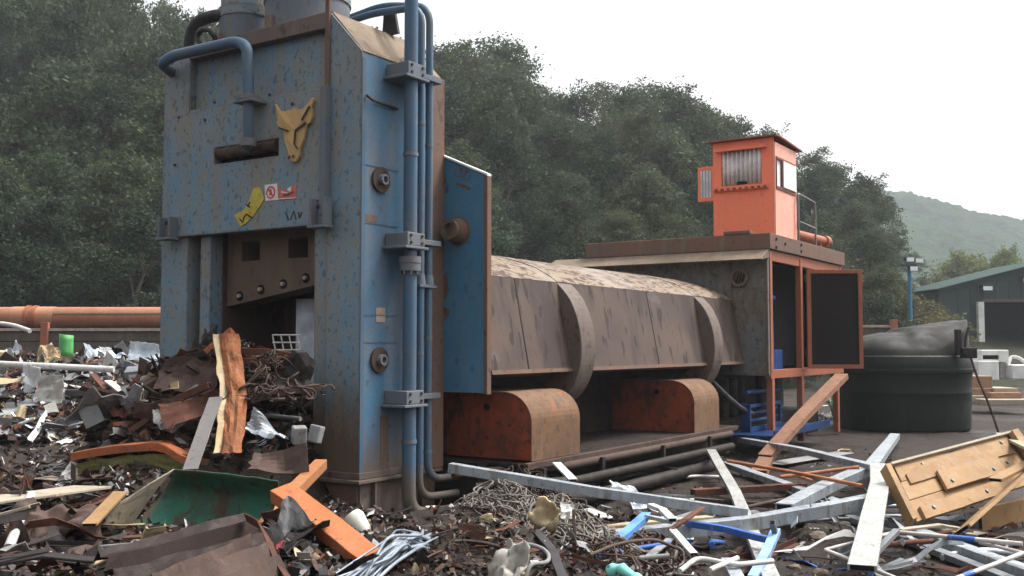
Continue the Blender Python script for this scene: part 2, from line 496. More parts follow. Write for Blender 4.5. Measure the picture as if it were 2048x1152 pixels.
SIGNRED = plain('sign_faded_red', (.46, .12, .09, 1), .5, 0, .2, 12)
SIGNWHITE = plain('sign_white', (.6, .56, .56, 1), .5, 0, .1, 12)
YELLOW = paint('torn_yellow_sticker', (.52, .40, .06, 1), (.44, .35, .08, 1), (.36, .3, .14, 1), (.1, .08, .03, 1), (.28, .2, .08, 1), .3, .5, .25, .6, scale=5)
TRUNK = plain('bark', (.07, .055, .042, 1), .9, 0, .4, 6, .6)


def barrel_mat():
    N = NT('worn_barrel_plate')
    big = N.noise(.9, 5, .6, (.8, .8, 1.4))
    col = N.mix(N.ramp(big, .38, .62), (.068, .048, .043, 1), (.102, .074, .059, 1))
    wet = N.noise(1.25, 6, .68, (1, .3, .26), dist=.2)            # dried runs of water and oil, darker plum brown
    col = N.mix(N.mul(N.ramp(wet, .50, .60), .78), col, (.048, .034, .036, 1))
    bare = N.noise(1.1, 4, .5, (.6, 1, 1.3), dist=.4)
    col = N.mix(N.mul(N.ramp(bare, .62, .66), .5), col, (.12, .115, .13, 1))
    dr = N.noise(10, 2, .45, (1.0, .6, .26), dist=.2)           # long drips
    col = N.mix(N.mul(N.ramp(dr, .60, .635), .85), col, (.035, .025, .024, 1))
    fine = N.noise(70, 3, .6)
    col = N.mix(.35, col, N.ramp(fine, .2, .8, (.4, .4, .4, 1), (1.3, 1.3, 1.3, 1)), 'MULTIPLY')
    return N.out(col, N.ramp(big, .3, .7, (.42,) * 3 + (1,), (.7,) * 3 + (1,)), 0, N.mul(dr, fine), .3, .01)


BARREL = barrel_mat()


def crown_top_mat():
    N = NT('toplit_mottled_barrel_top')  # tan mottle, made paler than the sides to paint in top light
    f = N.noise(5, 4, .6, (.9, 2.0, 1), dist=.9)
    col = N.mix(N.ramp(f, .48, .56), (.19, .145, .105, 1), (.058, .037, .027, 1))
    f2 = N.noise(1.3, 4, .6)
    col = N.mix(N.mul(N.ramp(f2, .52, .66), .5), col, (.25, .225, .20, 1))
    return N.out(col, .7, 0, f, .5, .02)


BARRELTOP = crown_top_mat()


def ground_mat():
    N = NT('oily_yard_mud')
    a = N.noise(.35, 6, .62)
    b = N.noise(3.2, 6, .65)
    c = N.noise(26, 5, .7)
    col = N.mix(N.ramp(b, .35, .66), (.013, .0095, .008, 1), (.036, .026, .021, 1))
    col = N.mix(N.mul(N.ramp(a, .50, .66), .6), col, (.062, .05, .042, 1))
    st = N.noise(2.4, 6, .7, (.5, 2.2, 1), dist=.7)
    col = N.mix(N.mul(N.ramp(st, .58, .70), .5), col, (.10, .092, .083, 1))
    col = N.mix(.75, col, N.ramp(c, .3, .72, (.25, .25, .25, 1), (1.5, 1.42, 1.35, 1)), 'MULTIPLY')
    vo = N.n('ShaderNodeTexVoronoi'); vo.inputs['Scale'].default_value = 22
    N.l(N.coord(rnd=False), vo.inputs['Vector'])
    peb = N.ramp(vo.outputs['Distance'], .05, .16, (1, 1, 1, 1), (0, 0, 0, 1))
    gate = N.ramp(N.noise(9, 3, .6), .55, .62)
    col = N.mix(N.mul(N.mul(peb, gate), .35), col, (.16, .14, .125, 1))
    rg = N.ramp(a, .35, .6, (.28, .28, .28, 1), (.85, .85, .85, 1))
    return N.out(col, rg, 0, N.mul(N.mul(b, .6), N.mul(c, .8), 'ADD'), .9, .05)


GROUND = ground_mat()


def leaf_mat(name, dark, light, tint):
    N = NT(name)
    g = N.n('ShaderNodeNewGeometry')
    oi = N.n('ShaderNodeObjectInfo')
    col = N.mix(g.outputs['Random Per Island'], dark, light)
    col = N.mix(N.mul(oi.outputs['Random'], .55), col, tint)
    N.out(col, .7)
    t = N.n('ShaderNodeBsdfTranslucent')
    N.l(col, t.inputs['Color'])
    ms = N.n('ShaderNodeMixShader'); ms.inputs[0].default_value = .3
    N.l(N.b.outputs[0], ms.inputs[1]); N.l(t.outputs[0], ms.inputs[2])
    N.l(ms.outputs[0], N.t.nodes['Material Output'].inputs['Surface'])
    return N.m


LEAF = leaf_mat('deciduous_leaves', (.034, .050, .027, 1), (.062, .084, .044, 1), (.088, .096, .052, 1))
LEAF_DARK = leaf_mat('dark_leaves', (.020, .030, .020, 1), (.040, .055, .033, 1), (.042, .057, .039, 1))
LEAF_PALE = leaf_mat('pale_olive_leaves', (.06, .07, .03, 1), (.12, .125, .05, 1), (.12, .1, .055, 1))
LEAF_LIME = leaf_mat('yellow_green_leaves', (.09, .12, .035, 1), (.17, .20, .07, 1), (.15, .17, .07, 1))


def hill_mat():
    N = NT('wooded_far_slope')
    a = N.noise(.12, 6, .75)
    b = N.noise(.022, 4, .6)
    col = N.mix(N.ramp(a, .35, .65), (.010, .024, .022, 1), (.045, .068, .048, 1))
    col = N.mix(N.mul(N.ramp(b, .45, .6), .45), col, (.05, .08, .045, 1))
    return N.out(col, .9, 0, a, 1.0, 3.0, spec=0)


HILLM = hill_mat()
SLOPEM = plain('dark_leaf_litter', (.022, .024, .014, 1), .95, 0, .5, 2, .5)


def island_mat(name, cols, rough=.6):
    N = NT(name)
    g = N.n('ShaderNodeNewGeometry')
    r = N.n('ShaderNodeValToRGB')
    r.color_ramp.interpolation = 'CONSTANT'
    e = r.color_ramp.elements
    while len(e) < len(cols): e.new(.5)
    for i, c in enumerate(cols):
        e[i].position = i / len(cols); e[i].color = c
    N.l(g.outputs['Random Per Island'], r.inputs[0])
    f = N.noise(30, 4, .6)
    col = N.mix(.5, r.outputs[0], N.ramp(f, .25, .75, (.4, .4, .4, 1), (1.3, 1.3, 1.3, 1)), 'MULTIPLY')
    return N.out(col, rough)


LITTER = island_mat('mixed_scrap_litter', [(.04, .026, .021, 1), (.07, .035, .025, 1), (.022, .019, .019, 1), (.11, .05, .03, 1), (.03, .026, .024, 1), (.12, .11, .105, 1), (.08, .058, .045, 1),
                                           (.045, .038, .038, 1), (.26, .25, .24, 1), (.035, .024, .02, 1), (.2, .145, .09, 1), (.09, .083, .083, 1), (.42, .42, .42, 1), (.06, .032, .024, 1), (.025, .02, .02, 1), (.05, .03, .025, 1)])


# ------------------------------------------------------------------ the yard, hills
def axis(lo, hi, fine_lo, fine_hi, step):
    a = list(np.arange(fine_lo, fine_hi, step))
    s, x = step, fine_hi
    while x < hi: a.append(x); s *= 1.16; x += s
    a.append(hi)
    s, x, b = step, fine_lo, []
    while True:
        s *= 1.16; x -= s
        if x <= lo: break
        b.append(x)
    b.append(lo)
    return b[::-1] + a


gx = axis(-950, 950, -12, 11, .14)
gy = axis(-60, 1050, 4, 26, .14)
g = MB()
vs = [(x, y, gh(x, y)) for x in gx for y in gy]
ny = len(gy)
g.add(vs, [(i * ny + j, (i + 1) * ny + j, (i + 1) * ny + j + 1, i * ny + j + 1) for i in range(len(gx) - 1) for j in range(ny - 1)], True)
tag(g.build('ground', GROUND), 'dark oily mud of the scrapyard', kind='structure')


def slope_z(x, d):                                 # wooded bank behind the yard, lower towards the right
    k = 1 - sst(8, 42, x)
    return max(0.0, (d - 39)) * (.10 + .22 * k) - .6


s = MB()
def slope_fn(u, v):
    x = -75 + 145 * u
    d = 38 + 62 * v
    z = slope_z(x, d) if d < 82 else slope_z(x, 82) - (d - 82) * 1.0
    return (x, d, z + .4 * noise.noise(Vector((x * .3, d * .3, 0))))
s.grid(slope_fn, 70, 30, True)
tag(s.build('wooded_hillside', SLOPEM), 'dark leafy ground of the wooded bank', kind='structure')

s = MB()
HP = [(1500, 440), (1600, 405), (1700, 390), (1775, 398), (1850, 410), (1930, 428), (1990, 440), (2048, 457), (2150, 490), (2300, 545), (2500, 600), (2800, 660)]
def ridge(px):
    for (a, b), (c, d) in zip(HP, HP[1:]):
        if a <= px <= c: return b + (d - b) * (px - a) / (c - a)
    return HP[-1][1] if px > HP[-1][0] else HP[0][1]
def hill_fn(u, v):
    px = 1500 + 1300 * u
    top = WD(px, ridge(px), 400)
    d = 190 + 290 * v
    z = top.z * (sst(0, 1, (d - 190) / 210) if d < 400 else 1 - ((d - 400) / 120) ** 2)
    x = top.x / 400 * (210 + .475 * d)
    q = Vector((x, d, 0))
    bumps = 2.6 * abs(noise.noise(q * .11)) + 2.2 * abs(noise.noise(q * .3)) + 5 * noise.noise(q * .02)
    return (x, d, z - 2 + bumps * min(1, max(0, z) / 10))
s.grid(hill_fn, 260, 110, True)
tag(s.build('distant_hill', HILLM), 'hazy wooded hill far beyond the shed', kind='structure')

# ------------------------------------------------------------------ the shear
TZ = TH
shear = thing('scrap_shear', 'huge dirty blue guillotine scrap shear with wolf head emblem and long brown press barrel', 'scrap shear', OR, TZ)
YZ = lambda a, b, d: (d, a, b)                     # outline in the front plane, depth along the machine

t = MB()
t.prism([(0, .44), (0, 4.52), (.41, 4.96), (.44, 4.96), (.44, .44)], YZ, 0, 1.2)
t.prism([(2.46, .44), (2.46, 4.93), (2.62, 4.93), (2.9, 4.68), (2.9, .44)], YZ, 0, 1.2)
t.box(.06, 1.2, .442, 2.458, 2.9, 4.80)
t.build('tower_frame', BLUE, shear, .008)
b = MB()
b.prism([(.443, 4.80), (.443, 4.965), (2.457, 4.94), (2.457, 4.80)], YZ, -.035, .5)
b.build('top_lip', DIRTSTEEL, shear, .008)
b = MB()
b.cyl
b.prism([(-.012, 4.515), (.405, 4.975), (.425, 4.975), (.425, 4.962), (.41, 4.962), (-.002, 4.508)], YZ, .02, 1.24)
b.build('roof_plate', DIRTTOP, shear)
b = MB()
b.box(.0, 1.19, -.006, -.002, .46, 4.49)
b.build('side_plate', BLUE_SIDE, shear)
b = MB()
for z in (3.42, 2.86, 1.98, 1.72):
    b.box(.02, .55, -.011, -.0065, z, z + .012)
b.box(.0, .05, -.012, -.0065, .46, 4.45)
b.build('weld_seam', BLUE_PIPE, shear)
b = MB()
b.box(.02, .22, -.0115, -.0065, 2.875, 2.95)
b.build('rust_patch', EDGE, shear)
b = MB()
b.box(.30, .42, -.0115, -.0065, .5, 1.02)
b.build('rust_patch', EDGE, shear)
b = MB()
b.box(.22, .36, -.011, -.0065, 1.92, 2.06)
b.build('data_plate', PALECAP, shear)
b = MB()
b.box(1.05, 1.26, -.045, .1, .44, 4.5)
b.build('rear_flange', EDGE, shear, .008)
# front panel with its slot
pa, pb, pc, pd = 1.05, 2.0, 3.60, 3.775
b = MB()
b.cells([.455, pa, pb, 2.73], [2.865, pc, pd, 4.205], lambda i, j: not (i == 1 and j == 1), YZ, -.055, .058)
b.build('front_panel', BLUE, shear, .008, weld=True)
b = MB()
b.box(.045, .057, pa + .002, pb - .002, pc + .002, pd - .002)
b.build('slot_back', BLACK, shear)
b = MB()
pts, rad = [], []
for k in range(41):
    y = pa + .03 + (pb - pa - .06) * k / 40
    pts.append((-.01, y, (pc + pd) / 2 + .03)); rad.append(.062 + (.012 if k % 8 < 2 else 0))
b.tube(pts, rad, 16)
b.build('slot_cylinder', DARKRUST, shear)
b = MB()
b.box(-.032, -.001, .40, .455, 4.21, 5.12)
b.build('corner_bar', EDGE, shear, .006)
b = MB()
b.box(-.1, -.001, .385, .45, 2.95, 4.22)
b.build('guide_strip', BLUE_GREY, shear, .008)
b = MB()
b.box(-.035, -.001, 2.44, 2.49, 4.21, 4.80)
b.box(-.03, .055, 1.35, 2.44, 4.207, 4.235)
b.build('panel_trim', BLUE, shear, .004)
# bolts on the front panel
for (px, py) in [(430, 205), (358, 235), (410, 240), (540, 190), (585, 208), (645, 300), (350, 330), (640, 380), (590, 300)]:
    b = MB()
    p = L(px, py, X=-.056)
    b.cyl((-.066, p.y, p.z), (-.0555, p.y, p.z), .017, seg=10)
    b.build('panel_bolt', DARKMETAL, shear)
# scuffed strokes near the lower edge of the panel
b = MB()
for (x0, y0, x1, y1) in [(572, 425, 577, 441), (581, 440, 588, 422), (588, 422, 592, 439), (597, 424, 599, 436), (599, 436, 604, 424)]:
    p, q = L(x0, y0, X=-.056), L(x1, y1, X=-.056)
    b.beam((-.0575, p.y, p.z), (-.0575, q.y, q.z), .016, .004, (1, 0, 0))
b.build('scrawled_mark', DARKRUST, shear)


def clamp(yc, zc, w, h):
    c = MB()
    c.box(-.17, -.002 - .055, yc - w / 2, yc - w / 2 + .03, zc - h / 2, zc + h / 2)
    c.box(-.17, -.002 - .055, yc + w / 2 - .03, yc + w / 2, zc - h / 2, zc + h / 2)
    c.box(-.09, -.057, yc - w / 2 + .031, yc + w / 2 - .031, zc - h / 2 + .01, zc + h / 2 - .03)
    c.box(-.18, -.057, yc - w / 2 - .02, yc + w / 2 + .02, zc - h / 2 - .03, zc - h / 2 - .002)
    o = c.build('clamp_block', BLUE_GREY, shear, .006)
    c = MB()
    c.cyl((-.10, yc - .03, zc + .06), (-.088, yc - .03, zc + .06), .022, seg=12)
    c.cyl((-.10, yc + .04, zc + .05), (-.088, yc + .04, zc + .05), .022, seg=12)
    c.build('bolt', DARKMETAL, o)


clamp(.41, 2.98, .2, .26)
clamp(2.66, 2.97, .2, .22)

# mouth of the shear
b = MB()
b.box(.03, .5, .444, .62, .5, 2.86)
b.build('guide_rail', BLUE, shear, .006)
b = MB()
b.box(.03, .2, 2.13, 2.29, .5, 2.86)
b.build('guide_rail', BLUE, shear, .006)
b = MB()
b.box(.201, 1.1, 2.12, 2.30, .5, 2.86)
b.build('rail_flank', DARKRUST, shear, .006)
b = MB()
b.box(.5, 1.18, .443, .64, .5, 2.88)
b.box(.3, 1.18, 2.31, 2.457, .5, 2.88)
b.build('inner_wall', DARKRUST, shear)
BX = .25
LB = lambda px, py: L(px, py, X=BX)
h1a, h1b = LB(484, 488), LB(519, 522)
h2a, h2b = LB(577, 477), LB(615, 514)
us = [.625, h2b.y, h2a.y, h1b.y, h1a.y, 2.118]
v0, v1 = LB(455, 614).z, LB(625, 572).z
def blade_place(a, bb, d):                         # the lower edge runs up towards the right
    zl = v1 + (v0 - v1) * (a - .86) / (2.118 - .86)
    return (d, a, zl if bb < 0 else bb)
b = MB()
b.cells(us, [-1, h2b.z, h2a.z, 3.0], lambda i, j: not (j == 1 and i in (1, 3)), blade_place, BX, BX + .3)
bl = b.build('blade_plate', BLADE, shear, .006, weld=True)
b = MB()
b.box(BX + .302, BX + .33, .65, 2.1, 2.2, 2.95)
b.build('blade_backing', BLACK, bl)
for px, py in ((480, 592), (522, 579), (567, 568), (612, 556)):
    p = LB(px, py)
    b = MB()
    b.ring((BX - .006, p.y, p.z), (BX + .0, p.y, p.z), .052, .03, 18)
    b.cyl((BX - .004, p.y, p.z), (BX - .001, p.y, p.z), .05, seg=18)
    o = b.build('bolt_socket', BLACK, bl)
    b = MB()
    b.cyl((BX - .035, p.y - .004, p.z), (BX - .0045, p.y - .004, p.z), .022, seg=10)
    b.build('bolt', PALECAP, o)
b = MB()
b.box(1.201, 1.24, .2, 2.9, .5, 3.3)
b.build('back_wall', DARKRUST, shear)
b = MB()
p, q = L(487, 640, X=.9), L(540, 692, X=.9)
b.box(.9, 1.19, q.y, p.y, 1.2, p.z + .02)
b.build('dark_hole_block', BLACK, shear)  # black box painted in for the shade of a square hole
b = MB()
p, q = L(592, 598, X=.58), L(632, 690, X=.58)
b.box(.58, .62, max(.65, q.y), p.y, 1.2, p.z)
b.build('wear_plate', plain('daylit_pale_plate', (.42, .44, .5, 1), .4, .1, .4, 6), shear, .005)  # pale colour stands in for daylight falling on the plate
b = MB()
p, q = L(540, 600, X=1.0), L(600, 690, X=1.0)
b.box(1.0, 1.05, q.y, p.y, 1.2, p.z + .1)
b.build('wear_plate', DARKRUST, shear, .005)

# base flange and pedestal
b = MB()
b.box(-.07, 1.22, -.07, .60, .405, .438)
b.build('base_flange', DIRTSTEEL, shear, .006)
b = MB()
b.box(-.02, 1.18, -.03, .58, .4395, .50)
b.build('base_collar', DIRTSTEEL, shear, .006)
b = MB()
b.box(-.0, 1.2, .02, .56, -.2, .404)
pd_ = b.build('pedestal', EDGE, shear)
for x in (.18, .9):
    b = MB()
    b.box(x, x + .02, -.055, .018, -.2, .404)
    b.build('rib', DIRTSTEEL, pd_)
for x0_, x1_ in ((.02, .17), (.22, .88)):
    b = MB()
    b.box(x0_, x1_, -.004, .018, -.2, .403)
    b.build('side_skin', DIRTSTEEL, pd_)
b = MB()
b.box(-.07, 1.22, 2.35, 2.98, .405, .438)
b.build('base_flange', DIRTSTEEL, shear, .006)
b = MB()
b.box(-.0, 1.2, 2.4, 2.92, -.2, .404)
b.build('pedestal', EDGE, shear)

# hydraulic cylinders on the head
for (px0, px1, xc) in ((450, 541, .62), (545, 690, .62)):
    a, c = L(px0, 10, X=xc), L(px1, 10, X=xc)
    yc, r = (a.y + c.y) / 2, (a.y - c.y) / 2 * .84
    b = MB()
    b.cyl((xc, yc, 4.802), (xc, yc, 5.36), r, seg=40)
    o = b.build('hydraulic_cylinder', BLUE_GREY, shear, .01)
    b = MB()
    b.cyl((xc, yc, 5.362), (xc, yc, 5.47), r * 1.03, seg=40)
    b.cyl((xc, yc, 5.472), (xc, yc, 6.1), r * .93, seg=40)
    b.build('gland', BLUE, o, .01)
    b = MB()
    b.box(xc - r - .035, xc - r * .95, yc + .05, yc + .14, 4.97, 5.16)
    b.build('lug', DIRTTOP, o, .008)
b = MB()
b.box(.2, 1.0, .8, 2.4, 4.803, 4.99)
b.build('cylinder_seat', DIRTSTEEL, shear, .01)

# pipes on the front and top
b = MB()
b.tube(fil([L(352, 150, X=.1), L(322, 128, X=-.25), L(345, 112, X=-.22), L(472, 83, X=-.2), L(494, 92, X=-.2), L(497, 200, X=-.2), L(497, 285, X=-.17), L(497, 296, X=-.03)], .16, 8), .058, 16)
o = b.build('oil_pipe', BLUE_PIPE, shear)
for py in (200, 285):
    p = L(497, py, X=-.19)
    b = MB()
    if py == 200:
        b.box(-.28, -.06, p.y - .13, p.y + .13, p.z - .035, p.z - .005)
        b.box(-.27, -.12, p.y - .09, p.y + .09, p.z, p.z + .05)
    else:
        b.cyl((-.19, p.y, p.z - .04), (-.19, p.y, p.z + .04), .078, seg=16)
    b.build('pipe_clamp', BLUE_GREY, o, .005)
b = MB()
b.tube(fil([L(378, 100, X=.3), L(380, 68, X=.3), L(395, 42, X=.3), L(425, 32, X=.35), L(470, 28, X=.4)], .2, 8), .07, 14)
b.tube(fil([L(405, 92, X=.15), L(392, 76, X=.15), L(402, 58, X=.15), L(420, 60, X=.15), L(432, 78, X=.2), L(425, 95, X=.25)], .12, 8), .03, 10)
b.build('oil_hose', DARKMETAL, shear)

# three riser pipes on the side
PIPE = [(.50, -.20, .068, 5.8), (.70, -.17, .038, 5.13), (.86, -.15, .038, 5.22)]
ends = []
for k, (x, y, r, top) in enumerate(PIPE):
    b = MB()
    if k == 0:
        pts = [(x, y, top), (x, y, .06), (x + .45, y - .1, .035), (x + .95, y - .22, .06)]
        rr = .22
    else:
        bz = (0, .20, .36)[k]
        pts = [(x + .1, 1.35 - .1 * k, 5.02 + .12 * k), (x + .08, .55, 5.06 + .13 * k), (x, y, top - (0.02 if k == 1 else 0.06)), (x, y, bz), (x + .55, y - .06, bz - .01)]
        rr = .2
    b.tube(fil(pts, rr, 9), r, 16)
    b.build('riser_pipe', BLUE_PIPE, shear)
for k, zz in ((0, 3.55), (0, .75), (1, 3.9), (1, 1.6), (2, 3.7), (2, 1.75), (2, .62)):
    b = MB()
    x, y, r = PIPE[k][0], PIPE[k][1], PIPE[k][2]
    b.cyl((x, y, zz), (x, y, zz + .035), r * 1.12, seg=14)
    b.build('pipe_coupling', BLUE_GREY, shear, .004)
def pclamp(z, full=True, h=.13):
    b = MB()
    x, y = PIPE[0][0], PIPE[0][1]
    b.box(x - .15, x + .12, y - .09, -.0125, z, z + h)
    b.box(x - .20, x + .16, y - .11, -.0125, z - .03, z - .002)
    o = b.build('pipe_clamp', BLUE_GREY, shear, .007)
    b = MB()
    for dz in (.03, h - .03):
        b.cyl((x - .1, y - .102, z + dz), (x - .1, y - .089, z + dz), .015, seg=8)
        b.cyl((x + .07, y - .102, z + dz), (x + .07, y - .089, z + dz), .015, seg=8)
    b.build('bolt', DARKMETAL, o)
    b = MB()
    b.box(.63, .98, -.22, -.0125, z + .035, z + .09)
    b.build('clamp_strap', BLUE_GREY, o, .006)
for z in (4.33, 2.66, 1.13): pclamp(z)
b = MB()
b.cyl((.5, -.2, 2.42), (.5, -.2, 2.495), .105, seg=20)
b.cyl((.5, -.2, 2.497), (.5, -.2, 2.56), .11, seg=20)
for k in range(8):
    a = k * PI / 4
    b.cyl((.5 + .088 * math.cos(a), -.2 + .088 * math.sin(a), 2.385), (.5 + .088 * math.cos(a), -.2 + .088 * math.sin(a), 2.419), .014, seg=8)
b.build('pipe_flange', BLUE_GREY, shear, .005)
for k in (1, 2):
    b = MB()
    x, y = PIPE[k][0], PIPE[k][1]
    b.box(x - .07, x + .07, y - .055, y + .05, 2.27, 2.30)
    b.cyl((x, y, 2.302), (x, y, 2.40), .058, .045, 14)
    b.build('pipe_joint', BLUE_GREY, shear, .004)
# debris on the roof edge and a bracket
b = MB()
b.prism([(.3, 4.97), (.36, 5.25), (.42, 5.3), (.5, 5.25), (.52, 4.97)], YZ, .9, .94)
b.build('lifting_lug', DARKMETAL, shear, .005)
b = MB()
p = L(795, 110, Y=.05)
b.box(.43, .56, -.05, .14, 4.51, 4.60, Matrix.Rotation(.06, 4, 'Y'))
b.box(.66, .78, -.08, .1, 4.50, 4.62)
b.build('torn_plate', WHITE, shear, .01)
b = MB()
b.tube(fil([L(733, 190, Y=-.03), L(745, 200, Y=-.05), L(795, 218, Y=-.03)], .03), .014, 8)
b.build('dangling_cord', DARKRUST, shear)
# ports on the side
for (px, py) in ((760, 360), (757, 720)):
    p = L(px, py, Y=-.01)
    b = MB()
    b.cyl((p.x, -.035, p.z), (p.x, -.0125, p.z), .125, seg=28)
    o = b.build('port_flange', DARKRUST, shear, .006)
    b = MB()
    b.ring((p.x, -.085, p.z), (p.x, -.036, p.z), .055, .034, 8)
    b.cyl((p.x, -.05, p.z), (p.x, -.036, p.z), .033, seg=8)
    b.build('port_nut', BLUE_GREY, o)

# emblem: a faceted wolf head cut from plate
S = 1 / 4.114                                      # zoom of the traced view
def em(zx, zy, X=-.062):
    return L(440 + zx * S, 180 + zy * S, X=X)
outline = [(470, 118), (500, 170), (545, 182), (575, 172), (600, 170), (628, 152), (660, 160), (690, 165), (730, 128), (775, 62), (785, 90), (768, 150), (775, 225), (758, 275),
           (725, 290), (720, 330), (700, 420), (672, 490), (668, 545), (640, 595), (612, 590), (588, 580), (575, 500), (548, 430), (538, 345), (505, 310), (482, 275), (498, 235), (485, 185)]
b = MB()
pts = [em(*q) for q in outline]
n = len(pts)
vs = [(-.060, p.y, p.z) for p in pts] + [(-.094, p.y, p.z) for p in pts]
b.add(vs, [(i, (i + 1) % n, n + (i + 1) % n, n + i) for i in range(n)] + [tuple(range(n)), tuple(range(2 * n - 1, n - 1, -1))])
o = b.build('wolf_emblem', WOLF, shear, .003)
b = MB()                                           # raised facets
for poly in ([(478, 135), (505, 180), (560, 190), (600, 260), (640, 335), (600, 345), (520, 305), (495, 260)],
             [(780, 75), (735, 135), (690, 200), (640, 335), (715, 280), (765, 150)],
             [(600, 350), (640, 345), (650, 440), (660, 480), (640, 560), (600, 560), (592, 480), (560, 400)]):
    pp = [em(*q) for q in poly]
    m_ = len(pp)
    cx, cy = sum(p.y for p in pp) / m_, sum(p.z for p in pp) / m_
    vs = [(-.0945, p.y, p.z) for p in pp] + [(-.108, cx, cy)]
    b.add(vs, [(i, (i + 1) % m_, m_) for i in range(m_)])
b.build('facet', WOLF, o)
b = MB()
for q0, q1, w in (((515, 318), (590, 345), .018), ((645, 345), (735, 275), .022), ((700, 255), (765, 140), .018), ((648, 350), (640, 450), .018), ((640, 450), (668, 490), .014),
                  ((600, 545), (597, 575), .022), ((632, 540), (630, 565), .02)):
    p, q = em(*q0), em(*q1)
    b.beam((-.111, p.y, p.z), (-.111, q.y, q.z), w, .01, (1, 0, 0))
b.build('facet_line', S_BROWN, o)

# stickers
def st(zx, zy, X): return L(440 + zx * S, 180 + zy * S, X=X)
def sticker(name, poly, mat, x=-.0575, th=.002, parent=shear):
    b = MB()
    pp = [st(a, c, x) for a, c in poly]
    n = len(pp)
    vs = [(x, p.y, p.z) for p in pp] + [(x - th, p.y, p.z) for p in pp]
    b.add(vs, [(i, (i + 1) % n, n + (i + 1) % n, n + i) for i in range(n)] + [tuple(range(n)), tuple(range(2 * n - 1, n - 1, -1))])
    return b.build(name, mat, parent)
o = sticker('warning_sticker', [(368, 782), (470, 768), (480, 905), (375, 912)], SIGNWHITE)
c = st(416, 842, -.0625)
b = MB()
b.ring((-.0645, c.y, c.z), (-.0598, c.y, c.z), .063, .05, 28)
b.beam((-.0638, c.y + .04, c.z + .04), (-.0638, c.y - .04, c.z - .04), .012, .003, (1, 0, 0))
b.cyl((-.063, c.y, c.z + .022), (-.0598, c.y, c.z + .022), .013, seg=10)
b.beam((-.063, c.y - .004, c.z + .008), (-.063, c.y + .006, c.z - .03), .026, .003, (1, 0, 0))
b.build('prohibition_symbol', RED, o)
o = sticker('warning_sticker', [(472, 782), (505, 830), (540, 815), (560, 840), (600, 790), (628, 768), (628, 890), (478, 900)], SIGNRED)
sticker('torn_strip', [(505, 830), (550, 842), (560, 850), (510, 846)], SIGNWHITE, -.0605, .002, o)
sticker('torn_strip', [(556, 812), (588, 790), (582, 838), (555, 828)], SIGNWHITE, -.0605, .002, o)
sticker('torn_strip', [(515, 862), (560, 856), (600, 836), (605, 842), (560, 868), (516, 872)], DARKRUST, -.0605, .002, o)
sticker('torn_strip', [(480, 893), (628, 884), (628, 890), (480, 900)], SIGNWHITE, -.0605, .002, o)
b = MB()
poly = [(118, 1030), (205, 985), (232, 925), (280, 810), (318, 797), (345, 830), (365, 892), (330, 960), (280, 1030), (215, 1100), (165, 1125)]
pp = [st(a, c, -.0575) for a, c in poly]
n = len(pp)
mid = Vector((0, 0, 0))
for p in pp: mid += p / n
vs = [(-.058, p.y, p.z) for p in pp] + [(-.060 - .006 * (i % 2), p.y, p.z) for i, p in enumerate(pp)] + [(-.072, mid.y, mid.z)]
b.add(vs, [(i, (i + 1) % n, n + (i + 1) % n, n + i) for i in range(n)] + [(n + i, n + (i + 1) % n, 2 * n) for i in range(n)])
o = b.build('torn_yellow_sticker', YELLOW, shear)
b = MB()
for q0, q1 in (((215, 1020), (195, 1050)), ((215, 1020), (262, 1052)), ((195, 1050), (190, 1075)), ((215, 940), (245, 965)), ((245, 920), (225, 960)), ((160, 1060), (190, 1090))):
    p, q = st(*q0, -.0745), st(*q1, -.0745)
    b.beam((-.0745, p.y, p.z), (-.0745, q.y, q.z), .012, .003, (1, 0, 0))
b.build('printed_mark', BLACK, o)

# side wing with its port
b = MB()
b.prism([(.0, 1.21), (-.555, 1.21), (-.555, 3.44), (.0, 3.69)], YZ, 1.265, 1.31)
wing = b.build('side_wing', BLUE_WING, shear, .004)
b = MB()
b.prism([(-.557, 1.20), (-.60, 1.20), (-.60, 3.425), (-.557, 3.443)], YZ, 1.25, 1.325)
b.build('wing_edge', EDGE, wing, .004)
b = MB()
b.prism([(.005, 3.692), (-.60, 3.428), (-.60, 3.452), (.005, 3.716)], YZ, 1.25, 1.325)
b.build('wing_cap', WHITE, wing, .003)
p = L(917, 462, X=1.265)
b = MB()
b.cyl((1.25, p.y, p.z), (1.264, p.y, p.z), .15, seg=30)
b.cyl((1.15, p.y, p.z), (1.249, p.y, p.z), .115, .135, 30)
b.ring((1.09, p.y, p.z), (1.149, p.y, p.z), .105, .068, 30)
b.cyl((1.14, p.y, p.z), (1.1485, p.y, p.z), .067, seg=20)
b.build('port', EDGE, wing, .005)
b = MB()
for (px, py, a, c) in ((917, 345, .012, .028), (926, 345, .012, .03), (934, 352, .014, .02)):
    p = L(px, py, X=1.263)
    b.ring((1.2605, p.y, p.z), (1.2645, p.y, p.z), .05, .042, 20)
for (x0, y0, x1, y1) in ((913, 367, 925, 372), (925, 371, 940, 378)):
    p, q = L(x0, y0, X=1.263), L(x1, y1, X=1.263)
    b.beam((1.2625, p.y, p.z), (1.2625, q.y, q.z), .03, .003, (1, 0, 0))
b.build('painted_mark', EDGE, wing)
b = MB()
for poly in ([(884, 340), (890, 348), (892, 365), (884, 372)], [(890, 378), (898, 372), (896, 385), (889, 388)], [(884, 560), (892, 545), (898, 580), (890, 600), (884, 590)], [(886, 612), (900, 620), (896, 634), (888, 640)]):
    pp = [L(*q, X=1.262) for q in poly]
    b.prism([(p.y, p.z) for p in pp], YZ, 1.2615, 1.2645)
b.build('bare_patch', DIRTSTEEL, wing)

